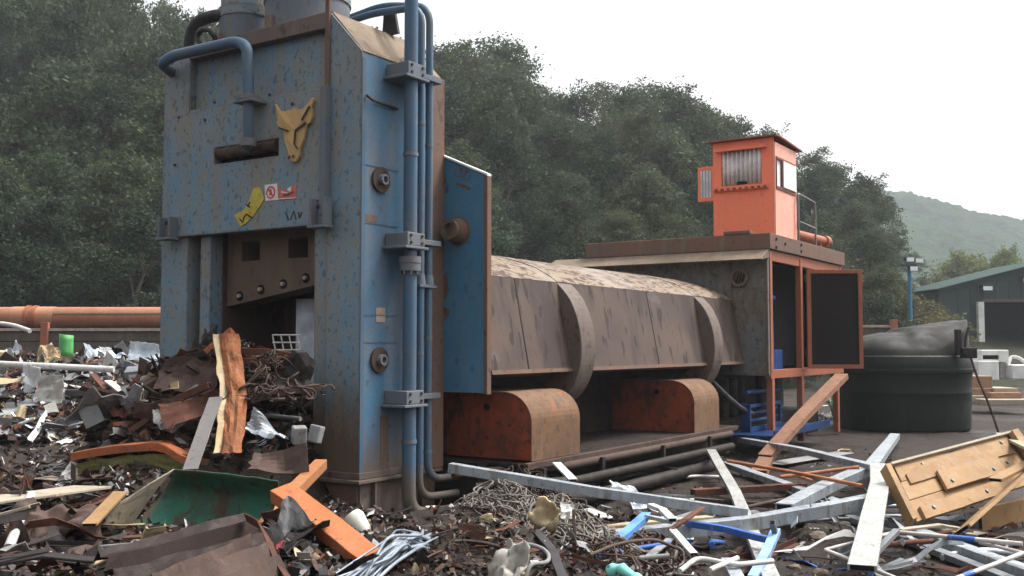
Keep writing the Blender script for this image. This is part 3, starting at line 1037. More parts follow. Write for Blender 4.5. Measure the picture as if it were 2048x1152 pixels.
# long press barrel: outline in the cross plane, right half then mirrored
half = [(-.60, 1.40), (-.40, 2.43), (-.30, 2.50), (-.12, 2.60), (.12, 2.685), (.45, 2.77), (.9, 2.845), (1.45, 2.87)]
YC = 1.45
full = half + [(2 * YC - y, z) for y, z in half[-2::-1]]
b = MB()
nn = len(full)
under = [(2 * YC + .45, 1.36), (-.45, 1.36)]
ring_ = full + under
xs = [1.32, 3.2, 5.2, 8.55]
vs = [(x, y, z) for x in xs for y, z in ring_]
m_ = len(ring_)
fs, tops = [], []
for k in range(len(xs) - 1):
    for i in range(m_):
        f = (k * m_ + i, k * m_ + (i + 1) % m_, (k + 1) * m_ + (i + 1) % m_, (k + 1) * m_ + i)
        (tops if 1 <= i < nn - 2 else fs).append(f)
b.add(vs, fs + [tuple(range(m_)), tuple(range((len(xs) - 1) * m_, len(xs) * m_))])
b.add([(x, y, z - .0) for x in xs for y, z in ring_], [])
bar = b.build('press_barrel', BARREL, shear)
b = MB()
tp = [(y, z + .004) for y, z in half[1:]]
tp = tp + [(2 * YC - y, z) for y, z in tp[-2::-1]]
b.grid(lambda u, v: (1.325 + 7.22 * u, np.interp(v * (len(tp) - 1), range(len(tp)), [q[0] for q in tp]), np.interp(v * (len(tp) - 1), range(len(tp)), [q[1] for q in tp])), 1, len(tp) - 1, True)
b.build('barrel_top', BARRELTOP, bar)
for x in (2.05, 5.35):                              # welds across the plates
    b = MB()
    b.prism([(-.604, 1.405), (-.404, 2.425), (-.40, 2.43), (-.598, 1.40)], YZ, x, x + .018)
    b.build('weld_seam', SHADE_OILY, bar)
b = MB()
b.prism([(-.612, 1.398), (-.604, 1.44), (-.595, 1.44), (-.602, 1.398)], YZ, 1.33, 8.54)
b.build('lower_lip', EDGE, bar)
# inner lower body and ribs
b = MB()
b.box(1.33, 8.9, .35, 2.7, .5, 1.355)
b.build('barrel_cradle', SHADE_OILY, shear)
for x0 in (2.98, 7.0):
    cp = [(-.38, 2.445), (-.56, 2.25), (-.68, 1.98), (-.725, 1.68), (-.69, 1.4), (-.56, 1.15), (-.32, .965), (0, .87), (.35, .85)]
    prof = []
    for k in range(len(cp) - 1):                   # smooth curve through the points
        p0, p1, p2, p3 = (Vector(cp[max(0, k - 1)]), Vector(cp[k]), Vector(cp[k + 1]), Vector(cp[min(len(cp) - 1, k + 2)]))
        for q in range(4):
            t_ = q / 4
            v_ = .5 * ((2 * p1) + (p2 - p0) * t_ + (2 * p0 - 5 * p1 + 4 * p2 - p3) * t_ ** 2 + (3 * p1 - p0 - 3 * p2 + p3) * t_ ** 3)
            prof.append((v_.x, v_.y))
    prof.append(cp[-1])
    inner = [(.35, 1.1), (-.1, 1.2), (-.38, 1.37), (-.588, 1.42), (-.405, 2.39)]
    b = MB()
    b.prism(prof + inner, YZ, x0, x0 + .34)
    rb_ = b.build('barrel_rib', DIRTSTEEL, shear, .01)
    b = MB()
    b.prism([(y, z + .012) for y, z in half[1:]] + [(y, z + .005) for y, z in half[:0:-1]], YZ, x0, x0 + .34)
    b.build('rib_strap', BARRELTOP, rb_)

# feet
def foot(x0, x1, yend, zb):
    arc = [(yend + .32 * (1 - math.cos(a * PI / 20)), .9 + .3 * math.sin(a * PI / 20)) for a in range(11)]
    prof = [(yend, zb)] + arc + [(.4, 1.2), (.4, zb)]
    b = MB()
    b.prism(prof, YZ, x0 + .012, x1 - .012)
    o = b.build('outrigger_foot', ORANGE_DARK, shear)
    b = MB()
    e0 = prof[:13]
    e1 = [(yend - .012, zb - .005)] + [(yend + .32 - .332 * math.cos(a * PI / 20), .9 + .313 * math.sin(a * PI / 20)) for a in range(11)] + [(.4, 1.213)]
    b.prism(e1 + e0[::-1], YZ, x0, x1)
    b.build('end_cover', FOOT_END, o)
    b = MB()
    b.cyl((x0 + .0, yend + .55, 1.05), (x0 + .0145, yend + .55, 1.05), .035, seg=14)
    b.build('pin_hole', BLACK, o)
foot(1.6, 2.6, -.9, .52)
foot(5.78, 6.67, -.9, .505)
b = MB()
b.box(1.3, 13.0, -.45, 3.3, .0, .498)
b.box(1.45, 7.4, -.93, -.46, .47, .499)
b.build('base_frame', SHADE_OILY, shear)
# pipes along the ground
for k, (y, z, r, x1) in enumerate(((-1.0, .42, .045, 6.9), (-1.12, .27, .055, 6.6), (-1.22, .10, .075, 5.6), (-1.02, .18, .04, 6.7))):
    b = MB()
    b.tube([(.95 + .2 * k, y + .6 * (k < 3), z), (2.2, y, z), (x1, y, z)] if k < 3 else [(1.4, y, z), (x1, y, z)], r, 12)
    b.build('ground_pipe', SHADE_OILY if k else DARKRUST, shear)
for x in (1.55, 2.8, 4.4, 5.9):
    b = MB()
    b.box(x, x + .06, -1.09, -1.05, .0, .46)
    b.box(x, x + .06, -1.25, -1.091, .14, .19)
    b.build('pipe_bracket', SHADE_OILY, shear, .004)
b = MB()
b.box(1.4, 7.2, -.99, -.935, .45, .515)
b.build('frame_rail', DARKRUST, shear, .006)

# ------------------------------------------------------------------ power unit housing
hz = thing('power_unit_housing', 'rusty grey power unit housing with orange door frame behind the brown barrel', 'machine housing', OR, TZ)
b = MB()
b.box(8.605, 8.66, -.99, 2.9, 1.21, 3.09)
b.box(12.9, 12.98, -.95, 2.9, 1.25, 3.2)
b.box(8.66, 12.9, 2.82, 2.9, 1.25, 3.2)
b.build('shell_wall', HOUSE, hz, .006)
b = MB()
b.box(8.56, 8.604, -.39, -.36, 1.25, 3.05)
b.box(8.58, 8.604, -.99, -.95, 1.25, 3.05)
b.build('corner_plate', DIRTSTEEL, hz)
b = MB()
b.prism([(8.28, 3.06), (8.62, 3.235), (8.66, 3.235), (8.66, 3.1), (8.3, 3.045)], lambda a, bb, d: (a, d, bb), -1.0, 2.97)
b.build('sloping_ledge', DIRTTOP, hz, .004)
b = MB()
b.box(8.62, 12.98, -1.03, 2.34, 3.24, 3.50)
b.box(8.60, 8.80, -.7, -.25, 3.5, 3.56)
b.build('deck', EDGE, hz, .012)
b = MB()
for px, py in ((1552, 478), (1552, 495), (1602, 490), (1602, 503), (1570, 488)):
    p = L(px, py, Y=-1.03)
    b.cyl((p.x, -1.045, p.z), (p.x, -1.028, p.z), .025, seg=10)
b.build('deck_bolt', BLACK, hz)
b = MB()
p = L(1480, 555, X=8.6)
b.ring((8.545, p.y, p.z), (8.604, p.y, p.z), .15, .105, 24)
bd = b.build('round_badge', DIRTSTEEL, hz, .01)
b = MB()
for dy, w in ((.05, .035), (-.005, .035), (-.05, .025)):
    b.beam((8.57, p.y + dy + .02, p.z - .07), (8.57, p.y + dy - .03, p.z + .07), w, .06, (1, 0, 0))
b.build('badge_bar', DARKRUST, bd)
# door frame and legs
b = MB()
def post(x, z0, z1, w=.11):
    b.box(x - w / 2, x + w / 2, -1.0, -.9, z0, z1)
for x in (8.74, 10.32, 12.8): post(x, 1.26, 3.2)
b.box(8.68, 12.9, -.985, -.905, 3.06, 3.235)
b.box(8.68, 12.9, -.995, -.895, 1.16, 1.30)
b.build('door_frame', FRAMERED, hz, .006)
for x in (8.78, 10.32, 12.5):
    b = MB()
    b.box(x - .06, x + .06, -1.0, -.9, .05, 1.158)
    b.build('leg', FRAMERED, hz, .006)
hp = L(1612, 540, Y=-1.02)
wx = 1.0
# open door, seen square on: hinge post at its left
WX = Vector((MX.x, NY.x, 0))                        # world x written in the machine frame
Rm = Matrix(((WX.x, -WX.y, 0, hp.x), (WX.y, WX.x, 0, hp.y), (0, 0, 1, 0), (0, 0, 0, 1)))
b = MB()
b.cells([0, .075, .90, .97], [1.29, 1.36, 2.95, 3.02], lambda i, j: not (i == 1 and j == 1), lambda a, c, d: Rm @ Vector((a, d, c)), -.03, .03)
dr = b.build('mesh_door', FRAMERED, hz, .004, weld=True)
b = MB()
b.box(.07, .905, -.008, .012, 1.355, 2.955, Rm)
b.build('radiator_mesh', MESHDOOR, dr)
b = MB()
for z in (1.5, 2.8): b.cyl(Rm @ Vector((-.02, 0, z)), Rm @ Vector((-.02, 0, z + .14)), .025, seg=10)
b.build('hinge', DARKMETAL, dr)
# insides
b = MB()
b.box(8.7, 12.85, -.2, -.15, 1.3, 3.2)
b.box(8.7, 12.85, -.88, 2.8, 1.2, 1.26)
b.build('shade_panel', BLACK, hz)  # black faces stand in for shade inside the housing
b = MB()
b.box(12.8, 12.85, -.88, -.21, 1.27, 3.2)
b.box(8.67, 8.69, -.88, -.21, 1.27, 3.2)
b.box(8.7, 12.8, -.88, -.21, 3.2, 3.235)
b.build('shade_lining', BLACK, hz)  # added black faces, painting the interior as unlit
b = MB()
b.box(9.0, 10.0, -.75, -.3, 1.262, 1.62)
b.cyl((9.5, -.6, 1.63), (9.5, -.6, 2.1), .16, seg=20)
b.cyl((9.2, -.62, 1.63), (9.2, -.62, 1.9), .1, seg=16)
b.cyl((9.0, -.66, 2.5), (9.8, -.66, 2.5), .05, seg=12)
b.build('hydraulic_pump', plain('deep_blue_machine', (.02, .045, .16, 1), .45), hz, .01)
b = MB()
b.cyl((9.25, -.78, 2.2), (9.25, -.7, 2.2), .05, seg=14)
b.box(9.05, 9.2, -.78, -.76, 2.42, 2.47)
b.build('gauge', LAMPWHITE, hz)
TRAYB = plain('blue_drip_tray', (.010, .032, .10, 1), .35, 0, .4, 3)
b = MB()
b.box(7.7, 10.6, -1.35, -.2, .30, .34)
b.box(7.7, 10.6, -1.37, -1.352, .30, .42)
b.build('drip_tray', TRAYB, hz, .004)
b = MB()
for z in (.50, .62, .95):
    b.cyl((8.2, -.75, z), (9.9, -.75, z), .035, seg=10)
b.box(8.1, 8.15, -.85, -.7, .345, .78)
b.box(8.1, 9.6, -.85, -.8, .72, .77)
b.box(8.1, 9.6, -.85, -.8, .345, .42)
b.box(9.55, 9.6, -.85, -.8, .43, .71)
b.build('valve_rack', TRAYB, hz, .004)
b = MB()
b.box(8.62, 12.9, .2, .3, .4, 1.2)
for x in (8.9, 9.3, 9.7, 10.7, 11.3):
    b.cyl((x, -.1, .5), (x, -.1, 1.15), .09, seg=14)
b.build('valve_block', DARKMETAL, hz, .01)
b = MB()
b.tube(fil([(7.5, -.3, 1.3), (7.75, -.55, .95), (8.0, -.75, .7), (8.3, -.8, .62)], .3, 8), .05, 12)
b.build('oil_hose', DARKMETAL, hz)
# hand rail and exhaust
b = MB()
ra = [(10.35, -.95, 3.5), (10.35, -.95, 4.35), (11.35, -.95, 4.3), (11.35, -.95, 3.5)]
b.tube(fil(ra, .06, 4), .02, 8)
b.tube([(10.4, -.95, 3.86), (11.33, -.95, 3.83)], .018, 8)
b.build('handrail', SILVER_D, hz)
b = MB()
b.cyl((10.9, -.62, 3.72), (12.7, -.72, 3.72), .09, seg=18)
b.ring((12.62, -.72, 3.72), (12.82, -.73, 3.72), .115, .08, 18)
b.cyl((11.2, -.63, 3.5), (11.2, -.63, 3.72), .06, seg=12)
b.cyl((12.4, -.7, 3.5), (12.4, -.7, 3.72), .06, seg=12)
b.build('exhaust_pipe', FRAMERED, hz)

# ------------------------------------------------------------------ operator cabin
CX, CY0, CY1, CZ0, CZ1 = 9.3, -.87, .2, 3.5, 5.18
CD = 1.12
cb = thing('operator_cabin', 'bright orange operator cabin with flat overhanging roof on top of the housing', 'cabin', OR, TZ)
w0a, w0b = L(1443, 304, X=CX), L(1523, 366, X=CX)
XZ = lambda a, bb, d: (a, d, bb)
b = MB()
b.cells([CY0, w0b.y, w0a.y, CY1], [CZ0, w0b.z, w0a.z, CZ1], lambda i, j: not (i == 1 and j == 1), YZ, CX, CX + .05)
b.build('front_wall', ORANGE, cb, .004, weld=True)
sa, sb = L(1549, 314, Y=CY0), L(1586, 384, Y=CY0)
b = MB()
b.cells([CX + .002, sa.x, sb.x, CX + CD], [CZ0, sb.z - .02, sa.z - .03, CZ1 - .08], lambda i, j: not (i == 1 and j == 1), XZ, CY0 - .03, CY0 + .02)
b.build('side_wall', ORANGE_PALE, cb, .004, weld=True)
b = MB()
b.box(CX + CD - .05, CX + CD - .002, CY0 + .022, CY1 - .05, CZ0, CZ1 - .06)
b.box(CX + .052, CX + CD - .002, CY1 - .048, CY1, CZ0, CZ1 - .1)
b.build('back_wall', ORANGE, cb)
b = MB()
b.prism([(CX - .09, CZ1 + .005), (CX - .09, CZ1 + .03), (CX + .1, CZ1 + .04), (CX + CD + .2, CZ1 - .03), (CX + CD + .2, CZ1 - .06), (CX + .1, CZ1 + .005)], XZ, CY0 - .09, CY1 + .09)
b.build('roof', REDROOF, cb, .004)
b = MB()
b.box(CX - .09, CX - .002, w0b.y - .1, w0a.y + .1, w0a.z - .01, w0a.z + .03)
b.build('window_ledge', ORANGE, cb, .004)
b = MB()
b.box(CX - .06, CX - .002, w0b.y - .12, w0a.y + .14, w0b.z - .09, w0b.z - .01)
b.build('window_ledge', ORANGE, cb, .004)
for k in range(9):
    b = MB()
    y = w0b.y - .08 + (w0a.y - w0b.y + .16) * k / 8
    b.box(CX - .075, CX - .061, y - .025, y + .025, w0b.z - .085, w0b.z - .05)
    b.build('ledge_tab', DARKTRIM, cb)
b = MB()
b.box(CX + .03, CX + .04, w0b.y, w0a.y, w0b.z, w0a.z)
wv = b.build('front_window', GLASS.m, cb)
b = MB()
nb = 9
b.grid(lambda u, v: (CX + .0 + .026 * math.cos(u * nb * 2 * PI), w0b.y + (w0a.y - w0b.y) * u, w0b.z + (w0a.z - w0b.z) * v), 90, 1, True)
b.build('ribbed_screen', CURTAIN, wv, solid=.004)
b = MB()
b.box(CX - .05, CX - .005, w0b.y + .25, w0b.y + .42, w0b.z - .005, w0b.z + .05)
b.build('wiper_motor', BLACK, cb, .01)
# side windows
b = MB()
b.box(sa.x - .03, sa.x + .0, CY0 - .045, CY0 - .031, sb.z - .04, sa.z + .0)
b.box(sa.x + .26, sa.x + .32, CY0 - .045, CY0 - .031, sb.z - .04, sa.z + .0)
b.box(sb.x - .02, sb.x + .02, CY0 - .045, CY0 - .031, sb.z - .06, sa.z)
b.box(sa.x - .03, sb.x + .02, CY0 - .046, CY0 - .031, sa.z - .03, sa.z + .01)
b.box(sa.x - .03, sb.x + .02, CY0 - .046, CY0 - .031, sb.z - .07, sb.z - .02)
b.build('side_window_frame', DARKTRIM, cb, .003)
b = MB()
b.box(sa.x, sb.x, CY0 - .01, CY0, sb.z - .02, sa.z - .03)
sw = b.build('side_window', LAMPWHITE, cb)
b = MB()
b.box(sa.x + .33, sb.x - .03, CY0 - .06, CY0 - .05, sb.z + .03, sa.z - .06)
b.build('sliding_pane', LAMPWHITE, sw)
b = MB()
b.cells([sa.x + .29, sa.x + .34, sb.x - .04, sb.x + .01], [sb.z - .01, sb.z + .04, sa.z - .07, sa.z - .03], lambda i, j: not (i == 1 and j == 1), XZ, CY0 - .062, CY0 - .047)
b.build('pane_frame', WHITEFR, sw)
# hinged window standing open on the far side
b = MB()
oa, ob = L(1396, 340, X=CX + .1), L(1424, 402, X=CX + .1)
b.cells([CY1 + .005, CY1 + .055, oa.y - .05, oa.y], [ob.z, ob.z + .06, oa.z - .02, oa.z + .04], lambda i, j: not (i == 1 and j == 1), YZ, CX + .08, CX + .12)
ow = b.build('open_window', ORANGE, cb, .003, weld=True)
b = MB()
b.box(CX + .095, CX + .105, CY1 + .05, oa.y - .045, ob.z + .055, oa.z - .015)
b.build('pane', GLASS.m, ow)
b = MB()
for k in range(4):
    y = CY1 + .09 + k * (oa.y - CY1 - .15) / 3
    b.box(CX + .085, CX + .094, y - .012, y + .012, ob.z + .06, oa.z - .02)
b.build('pane_bar', CURTAIN, ow)

# ------------------------------------------------------------------ oil tank
tc = W(1828, 866, 0) + Vector((.22, 1.25, 0))
tk = thing('oil_tank', 'big dark green plastic oil tank with grey domed lid standing in the yard', 'oil tank', tc, 0)
tk.scale = (1.06, 1.06, 1.03)
def se(a, k=2.6):                                  # rounded square outline
    c, s_ = math.cos(a), math.sin(a)
    return 1.25 / ((abs(c) ** k + abs(s_) ** k) ** (1 / k))
prof = [(0, .0), (.93, .0), (.95, .02), (.958, .06), (.965, .3), (.97, .5), (.975, .7), (.982, .72), (.982, .75), (.978, .77), (.985, .95), (.992, 1.10), (.995, 1.14)]
b = MB()
b.grid(lambda u, v: (lambda q, a: (q[0] * se(a) * math.cos(a), q[0] * .95 * se(a) * math.sin(a), q[1]))(prof[round(u * (len(prof) - 1))], v * 2 * PI), len(prof) - 1, 64, True)
b.build('tank_body', TANKBASE, tk, weld=True)
b = MB()
rimp = [(1.0, 1.12), (1.045, 1.13), (1.045, 1.19), (1.0, 1.2)]
b.grid(lambda u, v: (lambda q, a: (q[0] * se(a) * math.cos(a), q[0] * .95 * se(a) * math.sin(a), q[1]))(rimp[round(u * 3)], v * 2 * PI), 3, 64)
b.build('rim', TANKBASE, tk, weld=True)
b = MB()
rp2 = [(1.0, 1.2), (.995, 1.42), (.97, 1.45), (.94, 1.45)]
b.grid(lambda u, v: (lambda q, a: (q[0] * se(a) * math.cos(a), q[0] * .95 * se(a) * math.sin(a), q[1]))(rp2[round(u * 3)], v * 2 * PI), 3, 64, True)
b.build('collar', TANKBASE, tk, weld=True)
def lid(u, v):
    a = v * 2 * PI
    r = u * .965
    x, y = r * se(a) * math.cos(a), r * .95 * se(a) * math.sin(a)
    z = 1.44 + .46 * max(0, 1 - u ** 2.8) ** .6
    hump = 1.45 + .72 * min(1, max(0, .74 + x * .20)) * max(0, 1 - (abs(y) / 1.15) ** 4)
    k = sst(-.04, .16, x - .02 + .22 * abs(y))
    z = z + max(0, hump - z) * k
    z += .03 * noise.noise(Vector((x * 2.2, y * 2.2, 5))) + .012 * noise.noise(Vector((x * 6, y * 6, 5)))
    return (x, y, z if u < .999 else 1.42)
b = MB()
b.grid(lid, 34, 80, True)
b.build('lid', TANKLID, tk, weld=True)
b = MB()
b.tube(fil([(.98, -.85, 1.98), (.86, -.98, 1.75), (.80, -1.08, 1.5)], .2, 6), .025, 8)
b.build('lid_strap', BLACK, tk)
b = MB()
b.tube(fil([(.86, -1.16, 1.45), (.95, -1.22, 1.05), (1.12, -1.25, .6), (1.28, -1.3, .02)], .3, 6), .022, 8)
b.build('delivery_hose', S_BROWN, tk)
b = MB()
b.box(.62, .72, -1.16, -1.05, 1.46, 1.95)
b.box(.7, .98, -1.2, -1.08, 1.40, 1.60)
b.cyl((.78, -1.26, 1.48), (.78, -1.2, 1.48), .055, seg=14)
b.build('pump_unit', S_DARK, tk, .015)

# ------------------------------------------------------------------ green shed, mast, walls, big pipe
D0 = 50
s0 = WD(1880, 720, D0)
sh = thing('green_shed', 'dark green clad industrial shed with a wide open doorway', 'shed', (s0.x, D0, 0), 0)
zx = lambda px, py: (WD(px, py, D0).x - s0.x, WD(px, py, D0).z)
eave = zx(1880, 582)[1]
apx = zx(2130, 517)
dx0, dz1 = zx(1963, 604)
b = MB()
XZp = lambda a, bb, d: (a, d, bb)
rs = (apx[1] - eave) / apx[0]
b.prism([(0, 0), (dx0, 0), (dx0, eave + rs * dx0), (0, eave)], XZp, 0, .2)
b.prism([(dx0 + .001, dz1), (apx[0], dz1), (apx[0], apx[1]), (dx0 + .001, eave + rs * dx0)], XZp, 0, .2)
b.prism([(apx[0] + .001, 0), (apx[0] * 2, 0), (apx[0] * 2, eave), (apx[0] + .001, apx[1])], XZp, 0, .2)
b.box(0, .2, .2, 7, 0, eave)
b.build('wall', SHEDG, sh)
b = MB()
for k in range(10):
    x = .3 + k * (apx[0]) / 10
    b.box(x, x + .1, -.04, -.002, (0 if x < dx0 - .2 else dz1 + .1), eave + rs * x - .3)
b.build('cladding_rib', SHEDG, sh)
b = MB()
b.prism([(-.15, eave - .03), (-.15, eave + .1), (apx[0], apx[1] + .12), (2 * apx[0] + .15, eave + .1), (2 * apx[0] + .15, eave - .03), (apx[0], apx[1] - .01)], XZp, -.25, 7)
b.build('roof', GREENTRIM, sh)
b = MB()
b.box(dx0, apx[0], 3, 3.1, 0, dz1 + .5)
b.box(dx0 - .1, apx[0], .0, 3, .05, .06)
b.box(dx0 - .1, apx[0] + .1, .2, 3, dz1 + .5, dz1 + .6)
b.box(dx0 - .12, dx0 - .1, .2, 3, 0, dz1 + .5)
b.build('dark_interior', BLACK, sh)  # black walls and floor paint the darkness of the doorway
b = MB()
b.box(dx0, apx[0], -.12, -.002, dz1, dz1 + .14)
b.build('door_lintel', DIRTSTEEL, sh)
b = MB()
jx, jz = zx(1951, 604)
b.box(jx, jx + .28, -.3, -.06, 1.85, jz)
b.build('white_jamb', WHITE, sh)
for px, py in ((1966, 576), (2046, 560)):
    x, z = zx(px, py)
    b = MB()
    b.box(x - .25, x + .25, -.5, -.1, z - .05, z + .14)
    fl = b.build('floodlight', DARKMETAL, sh, .02)
    b = MB()
    b.box(x - .22, x + .22, -.53, -.502, z - .14, z + .06)
    b.build('lamp_glass', LAMPWHITE, fl)

md = 42.5
mp = WD(1822, 700, md)
ms_ = thing('floodlight_mast', 'bright blue floodlight mast at the edge of the wood', 'lamp mast', (mp.x, md, 0), 0)
zt = WD(1822, 532, md).z
b = MB()
b.cyl((0, 0, 0), (0, 0, zt), .11, .075, 12)
b.build('pole', MASTBLUE, ms_)
b = MB()
b.box(-.32, .32, -.04, .04, zt, zt + .06)
b.build('crossarm', DARKMETAL, ms_)
for px, py in ((1815, 518), (1833, 520), (1822, 536)):
    q = WD(px, py, md)
    b = MB()
    b.box(q.x - mp.x - .17, q.x - mp.x + .17, -.3, -.05, q.z - .1, q.z + .08)
    hd = b.build('lamp_head', DARKMETAL, ms_, .02)
    b = MB()
    b.box(q.x - mp.x - .15, q.x - mp.x + .15, -.33, -.302, q.z - .13, q.z + .04)
    b.build('lamp_glass', LAMPWHITE, hd)

pdp = 32
pb0, pb1 = WD(-260, 615, pdp), WD(330, 613, pdp)
rz = (WD(0, 614, pdp).z - WD(0, 655, pdp).z) / 2
zc = WD(0, 634.5, pdp).z
bp = thing('large_steel_pipe', 'long rusty large bore steel pipe lying along the top of the sleeper wall', 'pipe', ((pb0.x + pb1.x) / 2, pdp, 0), 0)
hl = (pb1.x - pb0.x) / 2 + 2.2
b = MB()
b.ring((-hl, 0, zc), (hl, 0, zc), rz, rz - .03, 36)
b.build('pipe_body', BIGPIPE, bp)
fx = WD(66, 634, pdp).x - bp.location.x
for k in (-.16, .06):
    b = MB()
    b.ring((fx + k, 0, zc), (fx + k + .1, 0, zc), rz + .05, rz - .001, 36)
    b.build('flange', FRAMERED, bp)
sx0, sx1 = WD(28, 634, pdp).x - bp.location.x, WD(112, 634, pdp).x - bp.location.x
for a_, c_ in ((sx0, fx - .17), (fx + .17, sx1)):
    b = MB()
    b.ring((a_, 0, zc), (c_, 0, zc), rz + .012, rz - .002, 36)
    b.build('repair_sleeve', PALERUST, bp)
b = MB()
b.box(fx + .8, hl - .3, -rz - .012, -rz + .04, zc + .1, zc + .135)
b.build('weld_line', PALECAP, bp)


def sleeper_wall(x0, x1, d, zt, label):
    w = thing('sleeper_wall', label, 'wall', ((x0 + x1) / 2, d, 0), 0, 'sleeper walls at the back of the yard')
    h = (x1 - x0) / 2
    nb_ = 7
    for k in range(nb_):
        z0, z1 = zt * k / nb_, zt * (k + 1) / nb_ - .02
        b = MB()
        b.box(-h, h, -.12 + .015 * (k % 2), .12, z0, z1)
        b.build('sleeper', SLEEPER, w, .01)
    x = -h + 1.5
    while x < h + .2:
        b = MB()
        b.box(x - .11, x + .11, -.26, -.125, 0, zt + .25)
        b.build('post', FRAMERED, w, .01)
        x += 4.3
    b = MB()
    b.box(-h, h, -.2, .15, zt, zt + .08)
    b.build('capping', PALECAP, w)


xw0, xw1 = WD(-300, 660, 30).x, WD(420, 660, 30).x
sleeper_wall(xw0, xw1, 30, WD(0, 662, 30).z, 'wall of old dark sleepers between rusty posts below the large rusty pipe')
sleeper_wall(WD(1690, 655, 33).x, WD(1780, 655, 33).x, 33, WD(1750, 655, 33).z, 'short sleeper wall with rusty end post behind the oil tank')

# ------------------------------------------------------------------ trees
def crown_mesh(name, seed, mat, h=9.0, rad=3.2, n=7000, leaf=.2, lobes=26, low=.1):
    r = np.random.default_rng(seed)
    c = []
    while len(c) < lobes:
        t = r.random()
        prof_ = (math.sin(PI * min(1, .14 + .86 * t) ** .8)) ** .7
        a = r.random() * 2 * PI
        q = (.35 + .65 * r.random() ** .5) * rad * prof_
        c.append((q * math.cos(a), q * math.sin(a), h * (low + (1 - low) * t), .55 + .75 * r.random()))
    c.append((0, 0, h * .97, .5)); c.append((.5, .2, h * .86, .8))
    for _ in range(26):                            # sprigs standing out of the crown
        t = .25 + .75 * r.random(); a = r.random() * 2 * PI
        q = rad * (1.05 + .22 * r.random()) * (math.sin(PI * min(1, .14 + .86 * t) ** .8)) ** .7
        c.append((q * math.cos(a), q * math.sin(a), h * (low + (1 - low) * t) + .2, .28 + .2 * r.random()))
    for _ in range(5):
        c.append((r.normal() * .7, r.normal() * .7, h * (.98 + .1 * r.random()), .25 + .15 * r.random()))
    c = np.array(c)
    wts = c[:, 3] ** 2
    idx = r.choice(len(c), n, p=wts / wts.sum())
    d = r.normal(size=(n, 3))
    d /= np.linalg.norm(d, axis=1)[:, None]
    rr = (r.random(n) ** .38)[:, None] * c[idx, 3][:, None] * np.array([1.15, 1.15, .8])
    rr *= (1 + .35 * r.normal(size=(n, 1)) * (r.random((n, 1)) < .3))
    p = c[idx, :3] + d * rr
    a = r.normal(size=(n, 3)); a[:, 2] *= .7
    a /= np.linalg.norm(a, axis=1)[:, None]
    b_ = np.cross(a, r.normal(size=(n, 3)))
    b_ /= np.linalg.norm(b_, axis=1)[:, None]
    sz = (leaf * (.6 + .8 * r.random(n)))[:, None]
    v = np.empty((n, 4, 3))
    v[:, 0] = p - a * sz * .7
    v[:, 1] = p - b_ * sz * .42
    v[:, 2] = p + a * sz * .7
    v[:, 3] = p + b_ * sz * .42
    me = bpy.data.meshes.new(name)
    me.from_pydata(v.reshape(-1, 3).tolist(), [], np.arange(4 * n).reshape(-1, 4).tolist())
    me.materials.append(mat)
    return me


def trunk_mesh(name, seed, h=9.0):
    r = random.Random(seed)
    b = MB()
    pts = [Vector((0, 0, -.8))]
    for k in range(1, 7):
        pts.append(Vector((r.uniform(-.25, .25), r.uniform(-.25, .25), h * .85 * k / 6)))
    b.tube(pts, [.22 - .028 * k for k in range(7)], 8)
    for k in range(7):
        i = r.randint(1, 5)
        a = r.uniform(0, 2 * PI)
        q = pts[i]
        e = q + Vector((math.cos(a) * r.uniform(1, 2.2), math.sin(a) * r.uniform(1, 2.2), r.uniform(.8, 2.2)))
        b.tube([q, q.lerp(e, .5) + Vector((0, 0, .2)), e], [.08, .05, .02], 6)
    return b.mesh(name, TRUNK)


CROWNS = {}
for key, mat, sp in (('oak', LEAF, (9, 3.1, 22000, .118, 36, .06)), ('ash', LEAF_DARK, (9, 2.8, 21000, .115, 32, .05)), ('birch', LEAF, (9, 2.3, 10000, .105, 26, .2)),
                     ('pale', LEAF_PALE, (5, 2.6, 13000, .115, 24, .02)), ('lime', LEAF_LIME, (7, 3.0, 9000, .17, 24, .05))):
    CROWNS[key] = [(crown_mesh('crown', hash(key) % 1 + 31 * i + len(key) * 7 + ord(key[0]), mat, *sp), trunk_mesh('trunk', 5 * i + ord(key[0]), sp[0])) for i in range(3)]


def tree(name, key, p, hgt, wid, label, group):
    cm, tm = random.choice(CROWNS[key])
    H0 = {'oak': 9, 'ash': 9, 'birch': 9, 'pale': 5, 'lime': 7}[key]
    o = thing(name, label, 'tree' if name != 'bush' else 'bush', p, random.uniform(0, 2 * PI), group)
    o.scale = (wid, wid, hgt / H0)
    for nm, me in (('crown', cm), ('trunk', tm)):
        q = bpy.data.objects.new(nm, me)
        COL.objects.link(q)
        q.parent = o
    return o


